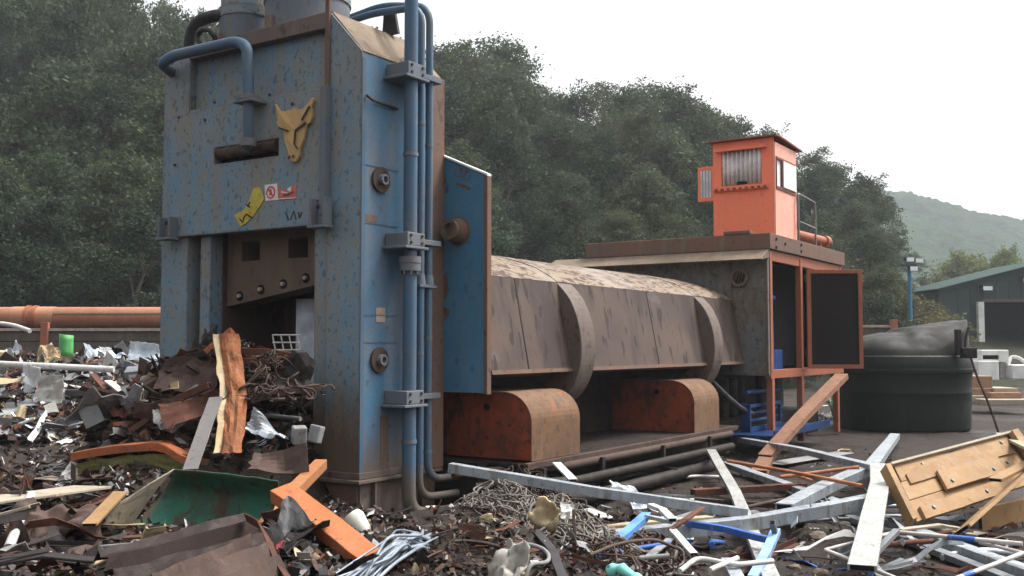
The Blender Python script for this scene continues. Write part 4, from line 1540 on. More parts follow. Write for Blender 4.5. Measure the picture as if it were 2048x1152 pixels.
SIL = [(-400, -90), (0, -80), (300, -30), (360, 30), (420, 20), (480, 30), (600, 60), (860, 110), (900, 95), (1000, 95), (1060, 135), (1085, 205), (1110, 180), (1160, 172), (1195, 205), (1230, 172), (1265, 155),
       (1335, 160), (1360, 240), (1395, 225), (1420, 212), (1470, 245), (1530, 258), (1600, 288), (1680, 335), (1740, 368), (1790, 440), (1830, 530), (1860, 590), (1900, 640), (2200, 700)]
def sil(px): return float(np.interp(px, [q[0] for q in SIL], [q[1] for q in SIL]))
rt = random.Random(3)
ROWS = [(40, .34, 150), (45, .52, 140), (51, .70, 125), (58, .86, 105), (66, 1.0, 82), (74, 1.0, 90)]
for ri, (d, fr, step) in enumerate(ROWS):
    px = -330 + 37 * ri
    while px < 1880:
        q = px + rt.uniform(-22, 22)
        dd = d + rt.uniform(-2, 2)
        topy = 668 - (668 - sil(q)) * (fr + rt.uniform(-.06, .05))
        x = (q - 1024) / FPX * dd
        base = slope_z(x, dd)
        hgt = (WD(q, topy, dd).z - base) * .94
        if hgt > 2.0 and (300 > q or q > 1560 or True):
            wid = min(1.25, max(.5, hgt / 9)) * rt.uniform(.85, 1.15)
            if ri == 0:
                nm, key, lb = 'woodland_tree', 'ash', 'dense dark tree in the front row of the wood behind the yard'  # darker leaves put the shaded depth low in the wood into colour
            elif ri < 4:
                nm, key, lb = 'woodland_tree', rt.choice(['oak', 'ash', 'oak']), 'dull green broadleaf tree midway up the wooded bank'
            else:
                nm, key, lb = 'woodland_tree', rt.choice(['oak', 'birch', 'oak']), 'tree with ragged crown against the white sky at top of bank'
            tree(nm, key, (x, dd, base), hgt, wid, lb, 'trees of the wood behind the yard')
        px += step * rt.uniform(.8, 1.15)
for px, topy, d, w in ((1735, 570, 46, .9), (1775, 585, 44, .9), (1800, 612, 47, .7), (1850, 610, 48, .8), (1690, 575, 45, .9), (1880, 628, 62, .7), (1855, 575, 66, .8)):
    q = WD(px, topy, d)
    tree('bush', 'pale', (q.x, d, -.1), q.z + .1, w, 'olive brown bushy growth at the foot of the wood beside the blue mast', 'bushes below the wood')
for px, topy, d, w, lb in ((1925, 520, 92, 1.15, 'yellow green rounded tree directly behind the left end of the green shed'), (1965, 535, 95, .9, 'lower yellow green tree rising behind the middle of the shed roof'),
                           (2012, 512, 90, .75, 'narrow yellow green tree behind the right of the shed roof'), (2075, 520, 96, 1.1, 'yellow green tree behind the shed at the photo edge')):
    q = WD(px, topy, d)
    tree('lone_tree', 'lime', (q.x, d, 0), q.z, w, lb, 'trees behind the green shed')

# ------------------------------------------------------------------ scrap
def crumple(seed, lx, ly, amp, nu=9, nv=7, fold=2):
    r = random.Random(seed)
    folds = [(r.uniform(0, PI), r.uniform(-.3, .3), r.uniform(.2, .6) * r.choice((-1, 1))) for _ in range(fold)]
    def fn(u, v):
        x, y = (u - .5) * lx, (v - .5) * ly
        z = 0
        for a, o_, k in folds:
            dd = x * math.cos(a) + y * math.sin(a) - o_ * lx
            if dd > 0: z += dd * k; x -= dd * .3 * math.cos(a); y -= dd * .3 * math.sin(a)
        q = Vector((x * 3 / lx + seed, y * 3 / lx, seed * .37))
        z += amp * noise.noise(q) + amp * .4 * noise.noise(q * 2.6)
        e = 1 + .16 * noise.noise(Vector((u * 7, v * 7, seed)))
        return (x * e, y * e, z)
    return fn


def jag(b, seed, lx, ly, amp, fold=2, nu=9, nv=7, smooth=False):
    return b.grid(crumple(seed, lx, ly, amp, nu, nv, fold), nu, nv, smooth)


def kinds(kind, seed, mat):
    r = random.Random(seed * 17 + 5)
    b = MB()
    if kind == 'scrap_sheet':
        jag(b, seed, .8, .5, .12, 2)
        return b, dict(solid=.008)
    if kind == 'crumpled_foil':
        jag(b, seed, .6, .5, .2, 4, 12, 10)
        return b, dict(solid=.004)
    if kind == 'metal_strip':
        p = [Vector((-.6, 0, 0))]
        d = Vector((1, 0, 0))
        for k in range(5):
            d = (d + Vector((0, r.uniform(-.25, .25), r.uniform(-.45, .45)))).normalized()
            p.append(p[-1] + d * .24)
        w = r.uniform(.03, .06)
        for side in (0,):
            vs = []
            for k, q in enumerate(p):
                tw = .25 * k * r.uniform(.3, 1)
                o_ = Vector((0, math.cos(tw), math.sin(tw))) * w
                vs += [q - o_, q + o_]
            b.add(vs, [(2 * k, 2 * k + 1, 2 * k + 3, 2 * k + 2) for k in range(len(p) - 1)])
        return b, dict(solid=.008)
    if kind == 'angle_iron':
        w = r.uniform(.04, .07)
        p0, p1, p2 = Vector((-.6, 0, 0)), Vector((.05, 0, r.uniform(-.06, .06))), Vector((.6, r.uniform(-.1, .1), 0))
        pr = [(0, 0), (w, 0), (w, .008), (.008, .008), (.008, w), (0, w)]
        b.sweep(pr, p0, p1); b.sweep(pr, p1, p2)
        return b, {}
    if kind == 'scrap_pipe':
        b.tube(fil([(-.6, 0, 0), (.0, r.uniform(-.1, .1), 0), (.6, r.uniform(-.2, .2), r.uniform(-.1, .1))], .3, 5), r.uniform(.018, .04), 10)
        return b, {}
    if kind == 'duct_piece':
        w, h = r.uniform(.1, .2), r.uniform(.06, .14)
        tb = .006
        for (x0, x1, z0, z1) in ((-w, w, 0, tb), (-w, w, h - tb, h), (-w, -w + tb, tb, h - tb), (w - tb, w, tb, h - tb)):
            b.box(x0, x1, -.25, .25, z0, z1)
        return b, {}
    if kind == 'plank':
        b.box(-.6, .6, -.06, .06, -.014, .014)
        return b, dict(bevel=.003)
    if kind == 'torn_bracket':
        w = .1
        b.prism([(-.25, 0), (.25, 0), (.25, .2), (.238, .2), (.238, .012), (-.25, .012)], lambda a, c, d: (a, d, c), -w, w)
        jag(b, seed, .3, .22, .1, 2, 5, 4)
        return b, {}
    if kind == 'wire_coil':
        pts = []
        for k in range(40):
            a = k * .5
            pts.append((math.cos(a) * .2 + r.uniform(-.03, .03), math.sin(a) * .2 + r.uniform(-.03, .03), k * .004 + r.uniform(-.02, .02)))
        b.tube(pts, .007, 5)
        return b, {}


CNAME = {S_RUST: 'rust red', S_BROWN: 'dull brown', S_DARK: 'blackened', S_GREY: 'plain grey', S_WHITE: 'dirty white', S_FOIL: 'bright silvery', S_ORANGE: 'orange painted', S_TAN: 'pale tan', S_BLUE: 'blue painted', SILVER_D: 'dull silver'}
KNAME = {'scrap_sheet': ('torn folded metal sheet', 'metal sheet'), 'crumpled_foil': ('crumpled thin sheet', 'crumpled sheet'), 'metal_strip': ('twisted metal strip', 'metal strip'), 'angle_iron': ('bent angle iron', 'angle iron'),
         'scrap_pipe': ('length of thin pipe', 'pipe'), 'duct_piece': ('hollow box offcut', 'metal offcut'), 'plank': ('short board', 'board'), 'torn_bracket': ('torn bracket', 'bracket'), 'wire_coil': ('loose coil of wire', 'wire')}
LIB = {}
def scrap_proto(kind, mat, var):
    k = (kind, mat.name, var)
    if k not in LIB:
        b, kw = kinds(kind, var + 1, mat)
        o = b.build(kind, mat, None, **kw)
        LIB[k] = [o, True]
        return o
    o = LIB[k][0].copy()
    COL.objects.link(o)
    return o


def drop(kind, mat, p, scale, zone, tilt=.5, rz=None):
    o = scrap_proto(kind, mat, rs_.randint(0, 2))
    o.location = p
    o.rotation_euler = (rs_.gauss(0, tilt), rs_.gauss(0, tilt * .7), rs_.uniform(0, 2 * PI) if rz is None else rz)
    o.scale = (scale, scale * rs_.uniform(.8, 1.2), scale)
    lb, ct = KNAME[kind]
    tag(o, f'{CNAME[mat]} {lb} {zone}', ct, f'{CNAME[mat]} {lb} {zone}')
    return o


rs_ = random.Random(21)
def inpoly(x, y, poly):
    c = False
    j = len(poly) - 1
    for i in range(len(poly)):
        (xi, yi), (xj, yj) = poly[i], poly[j]
        if (yi > y) != (yj > y) and x < (xj - xi) * (y - yi) / (yj - yi) + xi: c = not c
        j = i
    return c
def pick(poly):
    xs_ = [q[0] for q in poly]; ys_ = [q[1] for q in poly]
    while True:
        x, y = rs_.uniform(min(xs_), max(xs_)), rs_.uniform(min(ys_), max(ys_))
        if inpoly(x, y, poly): return x, y


Z_FAR = [(-60, 715), (330, 712), (350, 900), (150, 885), (-60, 890)]
Z_MOUTH = [(345, 745), (450, 690), (630, 705), (648, 850), (640, 930), (340, 930), (300, 850)]
Z_NEAR = [(-80, 965), (260, 940), (560, 960), (660, 1040), (700, 1165), (-80, 1165)]
Z_MID = [(640, 985), (800, 1015), (840, 1050), (960, 980), (1180, 990), (1330, 1060), (1400, 1160), (640, 1165)]
Z_THIN = [(1150, 985), (1420, 960), (1780, 1000), (2060, 1080), (2060, 1160), (1180, 1160)]
Z_RIGHT = [(1180, 960), (1480, 900), (1750, 900), (2060, 1060), (2060, 1165), (1400, 1165)]
ZONES = [
    (Z_FAR, 300, 'in the wide heap below the sleeper wall', [(S_RUST, 4), (S_BROWN, 5), (S_DARK, 3), (S_GREY, 5), (S_WHITE, 5), (S_FOIL, 4), (S_TAN, 2.4), (S_ORANGE, .6), (S_BLUE, .4)], (.35, 1.1), .28,
     [('scrap_sheet', 2.4), ('crumpled_foil', 2.4), ('metal_strip', 4), ('angle_iron', 3), ('scrap_pipe', 2), ('duct_piece', 1.2), ('plank', 1.4), ('torn_bracket', 2)]),
    (Z_MOUTH, 190, 'in the pile at the mouth of the blue shear', [(S_RUST, 5), (S_BROWN, 5), (S_DARK, 8), (S_GREY, .6), (S_FOIL, .4), (S_ORANGE, .3)], (.3, .75), .4,
     [('scrap_sheet', 2.4), ('crumpled_foil', 2), ('metal_strip', 5), ('angle_iron', 3), ('scrap_pipe', 3), ('torn_bracket', 2), ('wire_coil', 1.6)]),
    (Z_NEAR, 230, 'in the near heap before the shear', [(S_RUST, 4), (S_BROWN, 6), (S_DARK, 6), (S_GREY, 1.8), (S_WHITE, .8), (S_TAN, 1.6), (S_ORANGE, .4), (S_FOIL, .6)], (.25, .62), .24,
     [('scrap_sheet', 3), ('crumpled_foil', 1.6), ('metal_strip', 4), ('angle_iron', 2), ('scrap_pipe', 2), ('torn_bracket', 2), ('wire_coil', .6)]),
    (Z_MID, 90, 'among the tangled wire at the foot of the shear', [(S_RUST, 3), (S_BROWN, 4), (S_DARK, 5), (S_GREY, 1.5), (S_WHITE, .7), (S_TAN, .7)], (.12, .34), .35,
     [('scrap_sheet', 1), ('crumpled_foil', 1.4), ('metal_strip', 4), ('scrap_pipe', 2), ('wire_coil', 3), ('torn_bracket', 1)]),
    (Z_THIN, 70, 'strewn among the long silver beams', [(S_FOIL, 3), (S_GREY, 3), (SILVER_D, 3), (S_WHITE, 1.2), (S_RUST, 1.5), (S_BLUE, .4)], (.3, .75), .12,
     [('metal_strip', 4), ('scrap_pipe', 3), ('angle_iron', 3)]),
    (Z_RIGHT, 60, 'lying on the mud between the silver beams', [(S_RUST, 3), (S_BROWN, 4), (S_DARK, 4), (S_GREY, 1.2), (S_WHITE, .5), (S_TAN, .8)], (.1, .3), .15,
     [('scrap_sheet', .8), ('metal_strip', 3), ('scrap_pipe', 2), ('plank', 1), ('torn_bracket', .6), ('crumpled_foil', .6)]),
]
KEEP = [[(225, 925), (565, 925), (560, 1085), (215, 1085)], [(540, 960), (600, 960), (765, 1120), (700, 1150), (530, 1010)], [(300, 1060), (540, 1050), (560, 1160), (200, 1160)],
        [(440, 640), (500, 640), (500, 960), (430, 960)], [(370, 780), (440, 780), (410, 960), (360, 960)], [(140, 880), (390, 880), (390, 975), (140, 975)]]
for poly, cnt, zone, mats, (s0_, s1_), tilt, kd in ZONES:
    for _ in range(cnt):
        pk = pick(poly)
        if any(inpoly(*pk, K) for K in KEEP): continue
        q = hit(*pk)
        if q is None: continue
        mat = rs_.choices([m[0] for m in mats], [m[1] for m in mats])[0]
        kind = rs_.choices([k[0] for k in kd], [k[1] for k in kd])[0]
        sc_ = rs_.uniform(s0_, s1_)
        drop(kind, mat, (q.x, q.y, q.z + .07 * sc_ + rs_.uniform(0, .06)), sc_, zone, tilt)

# tiny fragments nobody could count
b = MB()
Z_PATCH = [(-60, 885), (330, 885), (250, 960), (-60, 975)]
for poly, cnt, sz in ((Z_PATCH, 500, .05), (Z_FAR, 5000, .10), (Z_MOUTH, 2600, .065), (Z_NEAR, 3000, .035), (Z_MID, 2600, .026), (Z_RIGHT, 1500, .02)):
    for _ in range(cnt):
        q = hit(*pick(poly))
        if q is None: continue
        a = Vector((rs_.gauss(0, 1), rs_.gauss(0, 1), rs_.gauss(0, .55))).normalized()
        c = a.cross(Vector((rs_.gauss(0, 1), rs_.gauss(0, 1), rs_.gauss(0, 1)))).normalized()
        l_, w_ = sz * rs_.uniform(.5, 2.2), sz * rs_.uniform(.15, .7)
        q = q + Vector((0, 0, sz * rs_.uniform(.1, .8)))
        k = a.cross(c) * sz * rs_.uniform(-.5, .5)
        b.add([q - a * l_ - c * w_, q - a * l_ + c * w_, q + c * w_ + k, q - c * w_ + k, q + a * l_ + c * w_ * rs_.uniform(.2, 1), q + a * l_ - c * w_], [(0, 1, 2, 3), (3, 2, 4, 5)])
tag(b.build('scrap_litter', LITTER), 'countless small chips and shreds of mixed scrap strewn over the heaps', kind='stuff', cat='litter')
# ------------------------------------------------------------------ single pieces one can point at
def path_sweep(b, prof, pts, up=(0, 0, 1)):
    pts = [Vector(p) for p in pts]
    n = len(prof)
    vs = []
    for i, p in enumerate(pts):
        t = (pts[min(i + 1, len(pts) - 1)] - pts[max(i - 1, 0)]).normalized()
        u = Vector(up).cross(t).normalized()
        w = t.cross(u)
        vs += [p + u * a + w * c for a, c in prof]
    fs = [(i * n + k, i * n + (k + 1) % n, (i + 1) * n + (k + 1) % n, (i + 1) * n + k) for i in range(len(pts) - 1) for k in range(n)]
    b.add(vs, fs + [tuple(range(n - 1, -1, -1)), tuple(range((len(pts) - 1) * n, len(pts) * n))])


def prof_of(kind, w, h, t=.012):
    w2, h2 = w / 2, h / 2
    if kind == 'channel':                          # open side down
        return [(-w2, -h2), (-w2 + t, -h2), (-w2 + t, h2 - t), (w2 - t, h2 - t), (w2 - t, -h2), (w2, -h2), (w2, h2), (-w2, h2)]
    if kind == 'trough':                           # open side up
        return [(-w2, -h2), (w2, -h2), (w2, h2), (w2 - t, h2), (w2 - t, -h2 + t), (-w2 + t, -h2 + t), (-w2 + t, h2), (-w2, h2)]
    if kind == 'angle':
        return [(-w2, -h2), (-w2 + t, -h2), (-w2 + t, h2 - t), (w2, h2 - t), (w2, h2), (-w2, h2)]
    return [(-w2, -h2), (w2, -h2), (w2, h2), (-w2, h2)]


def beam(name, label, cat, pts, w, h, mat, kind='box', up=(0, 0, 1), group=None, sub=4, sag=.0012, end=None):
    P = [Vector(p) for p in pts]
    dense = []
    r = random.Random(len(label) * 7 + int(P[0].x * 100))
    for a, c in zip(P, P[1:]):
        for k in range(sub):
            q = a.lerp(c, k / sub)
            if k: q = q + Vector((r.gauss(0, sag), r.gauss(0, sag), r.gauss(0, sag)))
            dense.append(q)
    dense.append(P[-1])
    b = MB()
    path_sweep(b, prof_of(kind, w, h), dense, up)
    o = b.build(name, mat, None, .004)
    tag(o, label, cat, group)
    if kind == 'box':                              # black caps on closed ends paint the shade of a hollow
        for p, q in ((dense[0], dense[1]), (dense[-1], dense[-2])):
            e = MB()
            d = (p - q).normalized()
            e.beam(p + d * .0005, p + d * .002, w * .82, h * .78, up)
            e.build('dark_end_cap', BLACK, o)
    return o


SB = 'silver steel sections lying on the mud'
beam('steel_beam', 'long galvanised box beam leaning from the ground pipes across the wire tangle', 'beam', [W(900, 935, .58), W(1200, 985, .42), W(1492, 1026, .22)], .10, .085, SILVER, group=SB)
beam('steel_beam', 'longest bright silver beam, slightly bent, crossing over most others up to the timber panel', 'beam', [W(1168, 1082, .16), W(1500, 1046, .2), W(1700, 1010, .27), W(1885, 975, .34)], .13, .11, SILVER, 'channel', group=SB, sag=.003)
beam('steel_beam', 'silver beam running away behind the speckled strip towards the dark oil tank', 'beam', [W(1740, 938, .28), W(1790, 872, .12)], .16, .09, SILVER, group=SB)
beam('flat_strip', 'wide speckled pale aluminium strip pointing at the viewer over the other beams', 'metal strip', [W(1756, 930, .40), W(1760, 965, .42), W(1724, 1136, .36)], .17, .04, ALU, group=SB)
beam('steel_beam', 'thin grey beam from the muddy foot of the housing to the speckled strip', 'beam', [W(1440, 872, .25), W(1600, 900, .27), W(1790, 946, .34)], .13, .075, SILVER, group=SB)
beam('steel_beam', 'whitish narrow beam passing under the longest silver beam beside the blue tubes', 'beam', [W(1422, 902, .3), W(1470, 985, .16), W(1545, 1165, .1)], .12, .05, ALU, group=SB)
beam('steel_beam', 'long double channel lying flat on mud from centre to the photo corner', 'beam', [W(1452, 928, .08), W(1740, 1030, .08), W(2075, 1152, .1)], .13, .07, SILVER, 'channel', group=SB)
beam('steel_beam', 'lower parallel channel lying just in front of the long double channel', 'beam', [W(1700, 1035, .05), W(2050, 1172, .06)], .1, .05, SILVER_D, 'channel', group=SB)
beam('steel_beam', 'short wide silver beam under the copper coloured rods', 'beam', [W(1568, 1018, .2), W(1650, 975, .2), W(1726, 942, .27)], .16, .1, SILVER, group=SB)
beam('steel_beam', 'brownish flat bar lying under the left end of the longest silver beam', 'beam', [W(1150, 1062, .12), W(1300, 1045, .12), W(1420, 1035, .1)], .1, .03, S_TAN, 'box')
beam('timber_beam', 'orange brown beam leaning up from the mud to the housing leg', 'beam', [W(1530, 915, .12), WD(1605, 832, 15.4), WD(1684, 752, 16.6)], .21, .09, S_ORANGE if False else paint('worn_orange_brown_beam', (.26, .135, .085, 1), (.21, .11, .072, 1), (.24, .165, .12, 1), (.10, .06, .04, 1), (.14, .065, .04, 1), .5, .4, .4, .8, scale=2, mottle=((.16, .095, .065, 1), 6)))
BRKSTUB = paint('dull_rust_stub', (.2, .10, .06, 1), (.16, .085, .055, 1), (.2, .14, .1, 1), (.07, .045, .03, 1), (.13, .06, .035, 1), .5, .4, .4, .8, scale=2)
beam('beam_stub', 'short rusty stub at the lower end of the leaning orange brown beam', 'beam', [W(1518, 948, .06), W(1540, 905, .1)], .2, .1, BRKSTUB)
beam('steel_bar', 'dark rusty bar lying level between the whitish beam and the long beams', 'bar', [W(1385, 985, .1), W(1500, 978, .1), W(1610, 972, .1)], .1, .07, S_RUST, 'channel')
beam('steel_bar', 'second rusty bar beside the dark rusty bar in the mud', 'bar', [W(1390, 1000, .06), W(1560, 1012, .06)], .06, .05, DARKRUST, 'angle')
beam('flat_plate', 'grey flat offcut under the thin beam by the leaning orange beam', 'plate', [W(1545, 928, .06), W(1690, 905, .06)], .3, .012, S_GREY)


def tube(name, label, cat, pts, r, mat, group=None, fr=.08, seg=10):
    b = MB()
    b.tube(fil(pts, fr, 5), r, seg)
    return tag(b.build(name, mat), label, cat, group)


COPPER = plain('coppery_rust', (.32, .13, .065, 1), .6, 0, .3)
tube('steel_rod', 'longest thin coppery rod lying across the short wide silver beam', 'rod', [W(1455, 922, .3), W(1590, 945, .32), W(1725, 972, .3)], .02, COPPER)
tube('steel_rod', 'shorter coppery rod rising to the speckled strip', 'rod', [W(1560, 954, .22), W(1640, 944, .27), W(1718, 934, .33)], .02, COPPER)
tube('steel_rod', 'small coppery rod crossing under the other coppery rods', 'rod', [W(1590, 950, .2), W(1625, 962, .2)], .018, COPPER)
tube('steel_rod', 'bent thin brown rod on mud left of the short wide silver beam', 'rod', [W(1490, 1015, .1), W(1560, 1000, .12), W(1640, 990, .14)], .018, DARKRUST)
beam('blue_tube', 'straight bright blue tube lying before the longest silver beam', 'tube', [W(1358, 1044, .25), W(1450, 1058, .24), W(1540, 1080, .22)], .055, .05, S_BLUE)
beam('blue_tube', 'pale blue and silver section standing out of the mud at the blue tube end', 'tube', [W(1552, 1062, .26), W(1535, 1100, .2), W(1505, 1158, .1)], .07, .05, plain('pale_blue_paint', (.22, .35, .62, 1), .45, .2, .3), 'channel')
beam('grey_tube', 'grey upright stub tied to the end of the straight blue tube', 'tube', [W(1545, 1045, .36), W(1553, 1080, .2)], .04, .04, SILVER_D)
beam('blue_tube', 'blue and silver channel sloping down into the wire tangle', 'tube', [W(1293, 1030, .36), W(1255, 1065, .3), W(1215, 1098, .24)], .075, .05, plain('mid_blue_paint', (.10, .24, .52, 1), .4, .2, .35), 'channel')
beam('grey_strip', 'short grey strip meeting the top of the blue and silver channel', 'metal strip', [W(1290, 1032, .37), W(1345, 1044, .33)], .05, .03, SILVER)
beam('white_strip', 'white flat strip lying steeply beside the blue tube', 'metal strip', [W(1345, 1060, .3), W(1388, 1108, .22)], .06, .02, S_WHITE)
beam('white_strip', 'white torn strip above the blue and silver channel', 'metal strip', [W(1300, 1010, .4), W(1325, 1020, .38), W(1345, 1040, .35)], .07, .03, S_WHITE)
beam('brown_strip', 'brown strap over the left part of the longest silver beam', 'metal strip', [W(1405, 1015, .34), W(1370, 1040, .36), W(1340, 1060, .3)], .05, .02, S_RUST)
beam('grey_strip', 'plain grey strap lying across the wire at the bottom edge', 'metal strip', [W(1340, 1078, .25), W(1290, 1120, .24), W(1255, 1150, .22)], .06, .015, S_GREY)
WT = plain('white_square_tube', (.42, .385, .365, 1), .5, 0, .2)
tube('bent_frame', 'thin white tube frame bent to a sharp point on the mud', 'tube frame', [W(1792, 1064, .2), W(1720, 1082, .2), W(1650, 1100, .16), W(1720, 1128, .16), W(1800, 1160, .14)], .016, WT, fr=.02, seg=6)
o = tube('bent_frame', 'long white tube with a blue taped part before the timber panel', 'tube frame', [W(1790, 1064, .22), W(1920, 1076, .24), W(2045, 1088, .24)], .018, WT, fr=.02, seg=6)
b = MB(); b.tube([W(1896, 1074, .238), W(1950, 1079.5, .24)], .021, 8); b.build('blue_tape', S_BLUE, o)
o = tube('bent_frame', 'white tube bent back at the right edge with blue end', 'tube frame', [W(1960, 1085, .2), W(2046, 1106, .22), W(1985, 1130, .2), W(1905, 1160, .18)], .016, WT, fr=.02, seg=6)
b = MB(); b.tube([W(1945, 1145, .188), W(1925, 1152.5, .184)], .02, 8); b.build('blue_tape', S_BLUE, o)
beam('grey_tube', 'short grey tube ending at the point where the white frames meet', 'tube', [W(1793, 1062, .26), W(1748, 1108, .2)], .05, .04, SILVER_D)
tube('white_rod', 'curved white rod at the bottom edge by the blue tubes', 'rod', [W(1360, 1142, .3), W(1395, 1115, .34), W(1470, 1130, .32), W(1545, 1122, .3)], .017, S_WHITE)
tube('white_rod', 'white rod crossing the curved white rod', 'rod', [W(1420, 1140, .32), W(1475, 1116, .34)], .017, S_WHITE)
beam('grey_strip', 'grey folded section at the bottom edge under the white rods', 'metal strip', [W(1455, 1122, .3), W(1475, 1160, .25)], .09, .05, SILVER, 'channel')

# timber panel
P00, P10, P01, P11 = W(1782, 938, .56), W(2012, 858, .78), W(1836, 1046, .16), W(2085, 962, .34)
tp_ = thing('broken_panel', 'broken varnished timber panel with boards and battens propped on the mud', 'timber panel', P01)
U, V = P11 - P01, P00 - P01
NN = U.cross(V).normalized()
def tpt(u, v, n_): return U * u + V * v + NN * n_
def board(name, u0, u1, v0, v1, n0, n1, mat, jagged=0, parent=tp_, seed=1):
    r = random.Random(seed)
    k = 9
    bot = [(u0 + (u1 - u0) * i / k, v0 + r.uniform(-1, 1) * jagged * .3) for i in range(k + 1)]
    top = [(u1 + (u0 - u1) * i / k, v1 + r.uniform(-1, 1) * jagged) for i in range(k + 1)]
    b = MB()
    b.prism(bot + top, lambda a, c, d: tpt(a, c, d), n0, n1)
    return b.build(name, mat, parent, .004)
board('back_board', -.02, 1.0, .0, .36, 0, .03, TIMBER, .0, seed=1)
board('back_board', -.0, 1.0, .37, .70, 0, .03, TIMBER, .0, seed=2)
board('back_board', .01, .98, .71, 1.0, 0, .03, TIMBER, .03, seed=3)
board('ply_sheet', .05, .9, .62, .84, .032, .05, TIMBER, .07, seed=4)
board('batten', .24, .72, .30, .66, .052, .085, TIMBER, .02, seed=5)
board('batten', .02, .62, -.04, .20, .032, .07, TIMBER, .02, seed=6)
board('rail', -.02, 1.0, 1.005, 1.05, -.03, .07, PLANKM, seed=7)
board('rail', -.06, -.025, .02, 1.04, -.03, .07, TIMBER, seed=8)
board('rail', .93, .99, .1, 1.0, .052, .12, TIMBER, seed=9)
b = MB()
for u, v, n_ in ((.1, .1, .07), (.5, .08, .07), (.3, .42, .085), (.63, .40, .085), (.8, .5, .03), (.85, .9, .03), (.2, .9, .03)):
    b.cyl(tpt(u, v, n_), tpt(u, v, n_ + .015), .018, seg=10)
b.build('bolt_head', SILVER_D, tp_)
PK = [P for P in ()]
beam('plank', 'grey edged plank standing slantwise before the timber panel', 'plank', [W(1922, 1062, .2), WD(2075, 925, 9.7)], .03, .19, TIMBER, up=(.5, -.6, .6))
beam('plank', 'tan plank resting across the right of the timber panel', 'plank', [W(1990, 960, .5), WD(2080, 915, 10.0)], .12, .03, TIMBER)
beam('plank', 'broad tan board lying on edge at the right photo edge', 'plank', [W(1960, 1040, .14), W(2085, 1010, .2)], .04, .2, TIMBER)
beam('plank', 'thin pale board on the ground under the timber panel', 'plank', [W(1850, 1052, .06), W(1965, 1070, .06)], .18, .02, PLANKM)
beam('plank', 'thin pale slat crossing below the timber panel corner', 'plank', [W(1800, 1060, .18), W(1880, 1050, .2), W(1945, 1062, .16)], .07, .02, PLANKM)
beam('plank', 'small slat behind the top of the timber panel', 'plank', [W(2000, 868, .7), W(2075, 905, .72)], .1, .03, PLANKM)


def sheet(name, label, cat, p, lx, ly, amp, mat, rot, seed, fold=3, nu=12, nv=9, th=.005, smooth=False):
    b = MB()
    jag(b, seed, lx, ly, amp, fold, nu, nv, smooth)
    o = b.build(name, mat, None, solid=th)
    o.location = p
    o.rotation_euler = rot
    return tag(o, label, cat)


sheet('crumpled_sheet', 'crumpled bright silver sheet just behind the long galvanised box beam', 'crumpled sheet', W(1275, 985, .30), .62, .36, .16, S_FOIL, (.6, .1, .2), 4, 4)
beam('white_strip', 'small white bracket strip leaning by the ground pipes', 'metal strip', [W(1113, 926, .52), W(1146, 960, .42)], .09, .02, S_WHITE)
beam('angle_strip', 'white torn angle strip pointing into the wire tangle by the riser pipes', 'metal strip', [W(860, 1018, .48), W(930, 1060, .46), W(992, 1088, .40)], .08, .05, S_WHITE, 'angle')
beam('angle_strip', 'short grey end piece hanging from the white torn angle strip', 'metal strip', [W(862, 1018, .47), W(855, 1062, .34)], .06, .03, S_GREY)
beam('angle_strip', 'bent grey and pale blue strip at the bottom left of the wire tangle', 'metal strip', [W(862, 1062, .4), W(885, 1090, .44), W(915, 1152, .38)], .06, .04, S_FOIL, 'angle')

# left and centre front
ORB = paint('bright_orange_channel', (.44, .14, .05, 1), (.36, .112, .046, 1), (.30, .15, .09, 1), (.2, .075, .04, 1), (.2, .075, .04, 1), .4, .45, .35, .6, scale=2, mottle=((.38, .16, .085, 1), 8), edge=.015)
beam('channel_beam', 'bright orange channel beam sloping down in front of the tower pedestal', 'beam', [W(562, 985, .76), W(650, 1050, .62), W(742, 1122, .46)], .155, .09, ORB, 'channel', up=(.1, -.5, 1), sag=.003)
beam('channel_beam', 'dirty orange brown beam leaning on the pile behind the bright orange channel', 'beam', [W(642, 928, .72), W(585, 985, .62), W(528, 1058, .5)], .1, .08, paint('dirty_orange_beam', (.34, .13, .05, 1), (.28, .13, .06, 1), (.3, .19, .1, 1), (.12, .06, .035, 1), (.2, .09, .05, 1), .45, .3, .3, .65, scale=2), 'box')
tube('old_pipe', 'muddy yellow brown pipe running to the bottom edge under the orange beams', 'pipe', [W(565, 1060, .52), W(530, 1100, .48), W(478, 1165, .46)], .052, paint('muddy_yellow_pipe', (.26, .17, .06, 1), (.2, .13, .06, 1), (.24, .17, .1, 1), (.09, .06, .04, 1), (.18, .09, .05, 1), .5, .5, .3, .6, scale=3), fr=.1, seg=14)
# green sheet, a curved panel with a folded left flap
b = MB()
C = [W(348, 938, .86), W(556, 962, .82), W(256, 1060, .47), W(532, 1052, .50)]
def green_fn(u, v):
    p = C[0].lerp(C[1], u).lerp(C[2].lerp(C[3], u), v)
    bow = .20 * math.sin(PI * v) * (1 - .35 * u) + .06 * math.sin(PI * u)
    return p + Vector((0, bow, -.05 * math.sin(PI * u) * v)) + Vector((.012, .012, .012)) * noise.noise(Vector((u * 4, v * 4, 1)))
b.grid(green_fn, 20, 14, True)
gs = tag(b.build('green_sheet', S_GREEN, None, solid=.008), 'large curved dark green steel sheet with a folded edge in front of the pile', 'metal sheet')
b = MB()
FL = [W(348, 938, .865), W(248, 1000, .68), W(258, 1058, .475), W(212, 1040, .56)]
b.grid(lambda u, v: FL[0].lerp(FL[1], u).lerp(FL[2].lerp(FL[3], u), v) + Vector((0, -.03 * math.sin(PI * u), .02 * math.sin(PI * v))) + Vector((.02, .02, .02)) * noise.noise(Vector((u * 5, v * 5, 7))), 10, 10)
